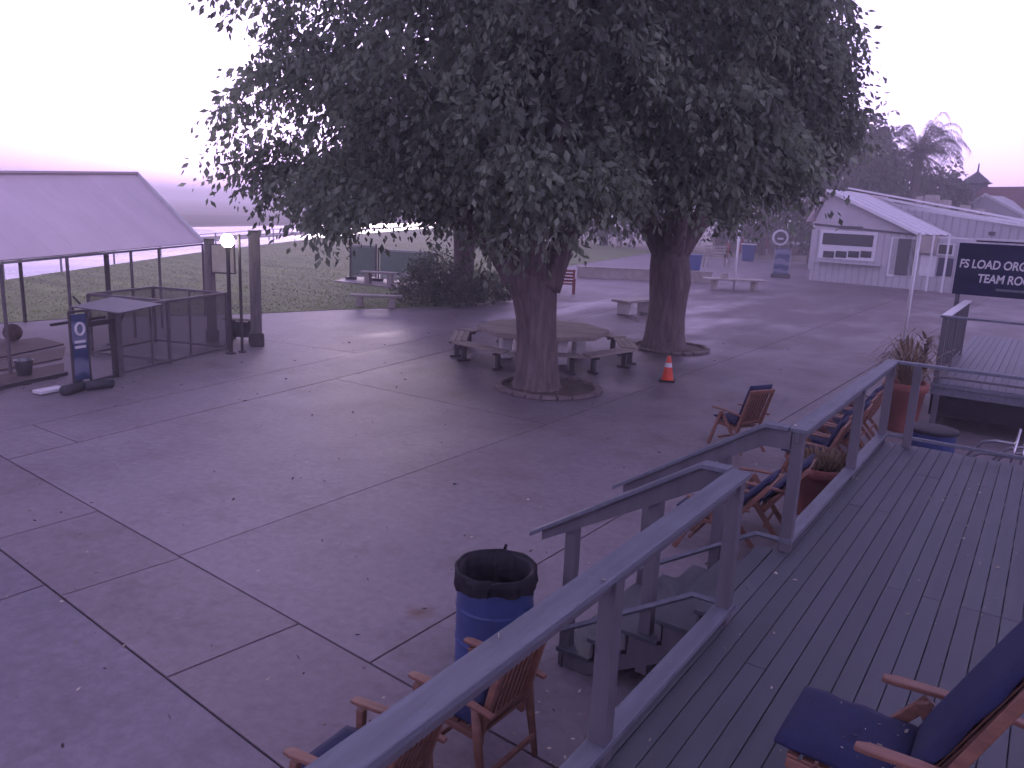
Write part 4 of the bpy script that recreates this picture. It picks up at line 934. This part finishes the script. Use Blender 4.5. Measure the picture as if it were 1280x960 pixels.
# ------------------------------------------------------------------ shrub bed
for i, (px, py, rx, hh, lb) in enumerate(((535, 383, 1.15, 1.5, 'leafy shrub at the corner of the lawn, next to the curved stone bench'), (575, 384, 1.3, 1.55, 'dense shrub in front of the tree in the lawn corner bed'), (610, 378, 1.0, 1.1, 'low shrub closest to the forked trunk'), (548, 372, 1.3, 2.0, 'taller shrub behind the others in the lawn corner bed'))):
    p = G(px, py); t = thing('shrub', lb, 'shrub', (p.x-.6, p.y+.5, 0), group='shrubs in the lawn corner bed')
    for k_ in range(5):
        a_ = k_*1.3; MB().tube([(0, 0, 0), (rx*.4*math.cos(a_), rx*.4*math.sin(a_), hh*.7)], [.03, .012], 5).build('stem', M['bark'], t)
    n = 420; u = unit(rng.normal(size=(n, 3))); u[:, 2] = np.abs(u[:, 2]); q = rng.uniform(.3, 1.05, n)**.5
    C = u*np.array([rx, rx, hh])*q[:, None]; P, A, S = sprays(C, u, 8, .35, .12, -.4); A[:, 2] = np.abs(A[:, 2])*.6; P[:, 2] = np.maximum(P[:, 2], .05); leaves('foliage', P, unit(A), S, M['bush'], t)

# ------------------------------------------------------------------ windscreen and pad
pad = [G(418, 352), G(512, 363), G(600, 366), G(560, 340), G(450, 344)]
sheet('concrete_pad', [(p.x, p.y) for p in pad], .05, M['concrete'], .06)
def screen_panel(px0, py0, px1, py1, h_, label, sag):
    a_, b_ = G(px0, py0), G(px1, py1); t = thing('windscreen_panel', label, 'screen', (a_.x, a_.y, .05), math.atan2(b_.y-a_.y, b_.x-a_.x), group='green windscreens')
    L = math.hypot(b_.x-a_.x, b_.y-a_.y)
    for x in (0, L): MB().tube([(x, 0, 0), (x, 0, h_+(.9 if x == 0 and sag else .1))], .045, 8).build('post', M['darksteel'], t)
    MB().tube([(0, 0, h_), (L, 0, h_)], .035, 8).build('top_tube', M['steel'], t)
    mb = MB(); nx, nz = 8, 6
    for j in range(nz+1):
        for i in range(nx+1): mb.v.append((L*(.03+.94*i/nx), .06*math.sin(3.1*i/nx)*math.sin(3.1*j/nz), .1+(h_-.15)*j/nz))
    for j in range(nz):
        for i in range(nx): b0 = j*(nx+1)+i; mb.f.append((b0, b0+1, b0+nx+2, b0+nx+1))
    o = mb.build('cloth', M['greenscreen'], t, smooth=True); m_ = o.modifiers.new('thick', 'SOLIDIFY'); m_.thickness = .01
    MB().box((0, -.1, .06), (.5, .4, .12)).build('sandbag', M['black'], t, bevel=.03)
screen_panel(438, 350, 470, 350, 1.62, 'green windscreen panel with tall left post beside the stone table', True)
screen_panel(473, 352, 545, 357, 1.5, 'sagging green windscreen panel behind the stone table, nearer the shrubs', False)

# ------------------------------------------------------------------ pipe fence beyond the lawn
fe = thing('pipe_fence', 'pipe rail fence along the far side of the lawn', 'fence', (0, 0, 0))
fp = [G(-60, 364), G(5, 350), G(77, 340), G(143, 330), G(201, 322), G(270, 313), G(342, 304), G(383, 299), G(440, 292), G(500, 288)]
for p in fp: MB().tube([(p.x, p.y, -.05), (p.x, p.y, 1.25)], .05, 8).build('post', M['steel'], fe)
for a_, b_ in zip(fp, fp[1:]):
    for z in (1.2, .72): MB().tube([(a_.x, a_.y, z), (b_.x, b_.y, z)], .035, 6).build('rail', M['steel'], fe)

# ------------------------------------------------------------------ pavilion (boarding shelter)
pv = thing('open_pavilion', 'open shelter with large plain metal roof on thin poles at the left', 'shelter', (0, 0, 0))
E0, E1 = Vector((-17.1, 7.27, 2.3)), Vector((-22.1, 15.2, 2.3)); ed = (E0-E1).normalized(); E0x = E1+ed*19
R1 = Vector((-23.75, 14.12, 4.3)); R0_ = Vector((-23.75, 14.12, 0))+ed*19; R0_.z = 3.45
B1 = R1+(R1-E1); B1.z = 2.3; B0 = B1+ed*19
NS = 20
for i in range(NS):
    t0_, t1_ = i/NS+.0001, (i+1)/NS-.0001
    MB().plate([E1.lerp(E0x, t0_), R1.lerp(R0_, t0_), R1.lerp(R0_, t1_), E1.lerp(E0x, t1_)], .03).build('roof_sheet', M['roof'], pv)
MB().plate([R1, B1, B0, R0_], .03).build('roof_sheet', M['roof'], pv)
MB().beam(E1+Vector((0, 0, .02)), R1+Vector((0, 0, .02)), .06, .12).build('rake_trim', M['white'], pv)
MB().beam(R1+Vector((0, 0, .03)), R0_+Vector((0, 0, .03)), .16, .05).build('ridge_cap', M['roof'], pv)
MB().beam(E1+Vector((0, 0, -.06)), E0x+Vector((0, 0, -.05)), .05, .05).build('eave_pipe', M['steel'], pv)
for px in (253, 198, 163, 83, 0):
    e = G(px, {253: 303, 198: 307.5, 163: 311, 83: 318, 0: 325}[px], 2.3); MB().tube([(e.x, e.y, 0), (e.x, e.y, 2.25)], .036, 10).build('pole', M['oldsteel'], pv)
for t_ in (.15, .4, .65): e = B1.lerp(B0, t_); MB().tube([(e.x, e.y, 0), (e.x, e.y, 2.25)], .05, 10).build('pole', M['darksteel'], pv)

# gate posts, notice board, lamp
def wood_post(px, py, h_, label, w_=.26):
    p = G(px, py); t = thing('timber_post', label, 'post', (p.x, p.y, 0), YAW+.4, group='timber gate posts')
    MB().box((0, 0, h_/2), (w_, w_, h_)).build('shaft', M['greywood'], t, bevel=.015); MB().box((0, 0, .17), (w_*1.35, w_*1.35, .34)).build('boot', M['darksteel'], t, bevel=.02); MB().box((0, 0, h_+.02), (w_*1.05, w_*1.05, .04)).build('cap', M['darksteel'], t)
    return p
pA = wood_post(321, 432, 2.88, 'right-hand square timber gate post beside the lawn')
pB = wood_post(266, 427, 2.62, 'left-hand square timber gate post behind the mesh cage', .24)
e = (D(290, 320, 21.0)); t = thing('notice_board', 'blank grey notice board fixed to the left gate post', 'board', (pB.x+.22, pB.y-.03, 0), YAW+.1)
MB().box((.26, -.14, 2.17), (.54, .04, .68)).build('panel', M['stone'], t, bevel=.01); MB().box((.26, -.11, 2.17), (.6, .02, .74)).build('frame', M['darksteel'], t)
p = G(289, 442); lp = thing('lamp_post', 'thin pole topped by a brightly glowing lamp beside the cage', 'lamp', (p.x, p.y, 0))
zl = D(288, 301, math.hypot(p.x, p.y)).z
MB().tube([(0, 0, 0), (0, 0, zl-.1)], .045, 10).build('shaft', M['darksteel'], lp); MB().lathe([(.01, .03), (.12, .03), (.12, 0), (.01, 0)], 14).build('foot', M['darksteel'], lp)
MB().lathe([(.01, -.16), (.075, -.148), (.13, -.09), (.16, 0), (.13, .09), (.075, .148), (.01, .16)], 20, (0, 0, zl)).build('globe', M['lampglow'], lp, smooth=True)
MB().lathe([(.07, zl-.2), (.08, zl-.13), (.05, zl-.13)], 12).build('collar', M['darksteel'], lp)
p = G(303, 440); t = thing('steel_pole', 'bare thin pole between the lamp and the right gate post', 'pole', (p.x, p.y, 0))
MB().tube([(0, 0, 0), (0, 0, 2.85)], .035, 10).build('shaft', M['darksteel'], t); MB().lathe([(.01, .03), (.1, .03), (.1, 0), (.01, 0)], 12).build('foot', M['darksteel'], t)
p = G(303, 425); t = thing('small_table', 'small dark table standing against the right gate post', 'table', (p.x, p.y, 0), YAW)
MB().box((0, 0, .58), (.85, .5, .06)).build('table_top', M['stone'], t, bevel=.01)
for sx in (-1, 1): MB().box((sx*.3, 0, .28), (.14, .4, .55)).build('leg', M['darksteel'], t)
MB().box((.05, 0, .3), (.4, .3, .4)).build('drawer', M['charcoal'], t)
p = G(140, 430); q_ = D(140, 318, math.hypot(p.x, p.y)); t = thing('steel_pole', 'thicker pole standing behind the cage roof', 'pole', (p.x, p.y, 0))
MB().tube([(0, 0, 0), (0, 0, q_.z)], .06, 10).build('shaft', M['darksteel'], t); MB().lathe([(.01, .03), (.14, .03), (.14, 0), (.01, 0)], 12).build('foot', M['darksteel'], t)

# ------------------------------------------------------------------ mesh cage mock-up
CF0, CF1, CB1 = G(150, 470), G(285, 437), G(208, 425)
ax = (CF1-CF0); CL = ax.length; ax.normalize(); ay = Vector((-ax.y, ax.x, 0)); CW = abs((CB1-CF1).dot(ay)); 
cg = thing('mesh_cage', 'low steel framed mesh cage with flat roof panel by the gate', 'cage', (CF0.x, CF0.y, 0), math.atan2(ax.y, ax.x)); CH = 1.40
if (CB1-CF1).dot(ay) < 0: ay = -ay
ys = 1 if ay.dot(Vector((-ax.y, ax.x, 0))) > 0 else -1
LX = 1.05     # doorway bay to the left of the cage
def cbeam(a_, b_, w_=.06, nm='frame_tube'): MB().beam((a_[0], ys*a_[1], a_[2]), (b_[0], ys*b_[1], b_[2]), w_, w_).build(nm, M['oldsteel'] if nm == 'frame_tube' else M['darksteel'], cg)
MB().box((0, 0, CH/2), (.14, .12, CH)).build('corner_post', M['oldsteel'], cg, bevel=.01)
for (x, y) in ((CL, 0), (CL, CW), (CL*.42, CW), (CL*.42, 0)): cbeam((x, y, 0), (x, y, CH))
for z in (.06, CH): cbeam((.07, 0, z), (CL, 0, z)); cbeam((CL, 0, z), (CL, CW, z)); cbeam((CL*.42, CW, z), (CL, CW, z)); cbeam((CL*.42, .03, z+.003), (CL*.42, CW, z+.003))
for x in (CL*.27, CL*.62): cbeam((x, 0, .06), (x, 0, CH), .035)
cbeam((CL, CW*.5, .06), (CL, CW*.5, CH), .035);
cbeam((0, 0, .95), (.3, 0, CH), .035); cbeam((CL*.42, CW, .95), (CL*.30, CW, CH), .035)
def quad(pts, nm, m): MB().plate([(p[0], ys*p[1], p[2]) for p in pts], .006).build(nm, m, cg)
quad([(.08, .004, .08), (CL, .004, .08), (CL, .004, CH-.03), (.08, .004, CH-.03)], 'screen_panel', M['screen'])
quad([(CL-.004, .02, .08), (CL-.004, CW, .08), (CL-.004, CW, CH-.03), (CL-.004, .02, CH-.03)], 'screen_panel', M['screen'])
quad([(CL*.42, CW-.01, .08), (CL, CW-.01, .08), (CL, CW-.01, CH-.03), (CL*.42, CW-.01, CH-.03)], 'screen_panel', M['screen'])
Ri = Matrix.Rotation(-math.atan2(ax.y, ax.x), 3, 'Z')
MB().plate([Ri @ (G(*q, CH+.09)-Vector((CF0.x, CF0.y, 0))) for q in ((88, 383), (150, 391), (203, 380), (140, 371))], .02).build('roof_panel', M['railside'], cg)
for q in ((88, 383), (140, 371)):
    v = Ri @ (G(*q, CH+.07)-Vector((CF0.x, CF0.y, 0))); MB().beam((v.x*.97, v.y*.97, 0), (v.x*.97, v.y*.97, CH+.06), .05, .05).build('frame_tube', M['oldsteel'], cg)
for x in (-LX, -.10): cbeam((x, 0, 0), (x, 0, 1.16), .09, 'door_jamb')
cbeam((-LX, 0, 1.16), (-.06, 0, 1.16), .09, 'door_head'); cbeam((-LX, 0, .03), (-.1, 0, .03), .06, 'door_sill'); cbeam((-LX-.45, .1, 1.24), (-.2, .1, 1.24), .05, 'door_head')

# banner stand
p = G(104, 487); bs = thing('banner_stand', 'narrow blue printed banner stand with roller bags in front of the cage', 'sign', (p.x, p.y, 0), YAW+1.12)
pn = MB().box((0, 0, .82), (.30, .05, 1.25)).build('panel', M['poster'], bs, bevel=.01)
for sx in (-1, 1): MB().tube([(sx*.175, 0, .05), (sx*.175, 0, 1.5)], .025, 8).build('frame_tube', M['darksteel'], bs)
MB().tube([(-.175, 0, 1.5), (.175, 0, 1.5)], .025, 8).build('frame_tube', M['darksteel'], bs)
MB().tube([(.085*math.cos(a_), -.035, 1.17+.11*math.sin(a_)) for a_ in np.linspace(0, 2*math.pi, 21)], .025, 6, False).build('ring_mark', M['paper'], pn)
for z in (.93, .83): MB().box((-.01, -.032, z), (.22, .012, .05)).build('print_bar', M['paper'], pn)
for (x, y, a_) in ((-.28, -.12, .25), (.2, -.2, -.2)):
    MB().tube([(x-.28*math.cos(a_), y-.28*math.sin(a_), .09), (x-.24*math.cos(a_), y-.24*math.sin(a_), .095), (x+.24*math.cos(a_), y+.24*math.sin(a_), .095), (x+.28*math.cos(a_), y+.28*math.sin(a_), .09)], [.05, .095, .095, .05], 12).build('ballast_bag', M['charcoal'], bs, smooth=True)
MB().box((-.5, .25, .05), (.5, .25, .06)).build('foot_plate', M['white'], bs, bevel=.01)

# rubber mats, bucket, ball, kerb at the boarding area
for (pts, lb) in (([(-70, 432), (0, 448), (80, 431), (48, 423), (16, 427), (-30, 420)], 'brown rubber mat farthest back under the shelter'), ([(-70, 456), (0, 464), (78, 449), (82, 435), (0, 451)], 'brown rubber mat in the middle of the shelter floor'), ([(-60, 478), (10, 482), (80, 467), (80, 455), (0, 470)], 'brown rubber mat nearest the banner stand')):
    q_ = [G(*a_) for a_ in pts]; c_ = sum(q_, Vector())/len(q_); po = [(v.x-c_.x, v.y-c_.y) for v in q_]
    if sum(po[i][0]*po[(i+1) % len(po)][1]-po[(i+1) % len(po)][0]*po[i][1] for i in range(len(po))) < 0: po = po[::-1]
    o = MB().prism(po, .004, .03).build('rubber_mat', M['mat'], None, loc=(c_.x, c_.y, 0)); tag(o, lb, 'mat', 'rubber mats')
a_, b_ = G(-60, 500), G(84, 469); t = thing('floor_rail', 'thin dark floor rail running along the front of the shelter mats', 'rail', (0, 0, 0))
MB().beam((a_.x, a_.y, .04), (b_.x, b_.y, .04), .06, .07).build('rail_bar', M['darksteel'], t)
for s_ in (.1, .35, .6, .85): c_ = a_.lerp(b_, s_); MB().box((c_.x, c_.y, .015), (.16, .16, .03)).build('fixing', M['darksteel'], t)
p = G(31, 470); t = thing('bucket', 'small metal bucket on the mat under the shelter', 'bucket', (p.x, p.y, .03))
MB().lathe([(.01, .0), (.13, 0), (.17, .3), (.18, .31), (.165, .3), (.13, .02), (.01, .02)], 20).build('pail', M['steel'], t, smooth=True); MB().tube([(.17*math.cos(a_), 0, .3-.1*math.sin(a_)) for a_ in np.linspace(0, math.pi, 9)], .008, 5).build('handle', M['darksteel'], t)
p = G(17, 428); o = MB().lathe([(.001, 0), (.11, .03), (.19, .11), (.22, .22), (.19, .33), (.11, .41), (.001, .44)], 20).build('medicine_ball', M['mat'], None, smooth=True, loc=(p.x, p.y, .03)); tag(o, 'dark ball resting on the back mat under the shelter', 'ball')

# ------------------------------------------------------------------ fallen leaves on deck, rails and concrete
n = 130
dx = rng.uniform(XE+.05, 1.4, n); dy_ = rng.uniform(2.6, 10.5, n)**1.0; P = np.c_[dx, dy_, np.full(n, DZ+.006)]
xr = np.full(9, XR)+rng.uniform(-.05, .05, 9); P = np.r_[P, np.c_[xr, rng.uniform(1.6, 11, 9), np.full(9, TOP+.004)]]
xs = rng.uniform(-2.9, -1.8, 40); P = np.r_[P, np.c_[xs, rng.uniform(3.0, 5.0, 40), np.full(40, .006)]]
xs = rng.uniform(-11, -2.5, 130); P = np.r_[P, np.c_[xs, rng.uniform(2, 15, 130), np.full(130, .006)]]
xs = rng.uniform(-9.9, -7.5, 40); P = np.r_[P, np.c_[xs, rng.uniform(13.0, 15.2, 40), np.full(40, .05)]]
N = len(P); az = rng.uniform(0, 6.28, N); A = np.c_[np.cos(az), np.sin(az), rng.uniform(.0, .25, N)]; A = unit(A)
tag(leaves('fallen_leaves', P, A, rng.uniform(.02, .05, N), M['litter'], None, .5, 'stuff', .08), 'dry fallen leaves scattered over the deck and concrete', 'leaves')
n = 26; xs = rng.uniform(-.70, -.2, n); P = np.c_[xs, rng.uniform(3.4, 3.8, n), np.full(n, DZ+.50)]; az = rng.uniform(0, 6.28, n)
tag(leaves('fallen_leaves', P, unit(np.c_[np.cos(az), np.sin(az), rng.uniform(0, .2, n)]), rng.uniform(.015, .035, n), M['litter'], None, .5, 'stuff', .08), 'dry fallen leaves lying on the deck lounge chair cushion', 'leaves')

n = 300; xs = rng.uniform(-17, -2.4, n); yy_ = rng.uniform(2, 24, n); az = rng.uniform(0, 6.28, n)
M['debris'] = mat('dark_debris', (.05, .035, .03), .9, .3, 20)
tag(leaves('debris', np.c_[xs, yy_, np.full(n, .005)], unit(np.c_[np.cos(az), np.sin(az), rng.uniform(0, .12, n)]), rng.uniform(.025, .075, n), M['debris'], None, .35, 'stuff', .05), 'small dark twigs and seed pods littering the concrete', 'litter')

# ------------------------------------------------------------------ put each Empty at the base of its thing
bpy.context.view_layer.update()
for o in [o for o in COL.objects if o.type == 'EMPTY' and o.parent is None and o.location.length < 1e-6 and 'category' in o]:
    ch = [k for k in COL.objects if k.parent == o and k.type == 'MESH']
    pts = [k.matrix_world @ Vector(c) for k in ch for c in k.bound_box]
    lo = [min(p[i] for p in pts) for i in range(3)]; hi = [max(p[i] for p in pts) for i in range(3)]
    if 'tree' in o.name:
        tr = [k for k in ch if k.name.startswith('trunk')][0]; q = [tr.matrix_world @ Vector(c) for c in tr.bound_box]; lo[:2] = [min(p[i] for p in q) for i in (0, 1)]; hi[:2] = [max(p[i] for p in q) for i in (0, 1)]
    b = Vector(((lo[0]+hi[0])/2, (lo[1]+hi[1])/2, max(0, lo[2])))
    o.location = b
    for k in ch: k.location = k.location-b

# ------------------------------------------------------------------ thin fog volume added to stand in for a lens-flare veil
hz = MB().box((0, 0, 6.6), (8100, 8100, 15.6)).build('flare_veil', None); tag(hz, kind='stuff')
hm = bpy.data.materials.new('flare_veil'); hm.use_nodes = True; n = hm.node_tree.nodes; n.remove(n['Principled BSDF'])
pv_ = n.new('ShaderNodeVolumePrincipled'); pv_.inputs['Color'].default_value = (.97, .93, .98, 1); pv_.inputs['Density'].default_value = .0034; pv_.inputs['Anisotropy'].default_value = .3
hm.node_tree.links.new(pv_.outputs[0], n['Material Output'].inputs['Volume']); hz.data.materials.append(hm)
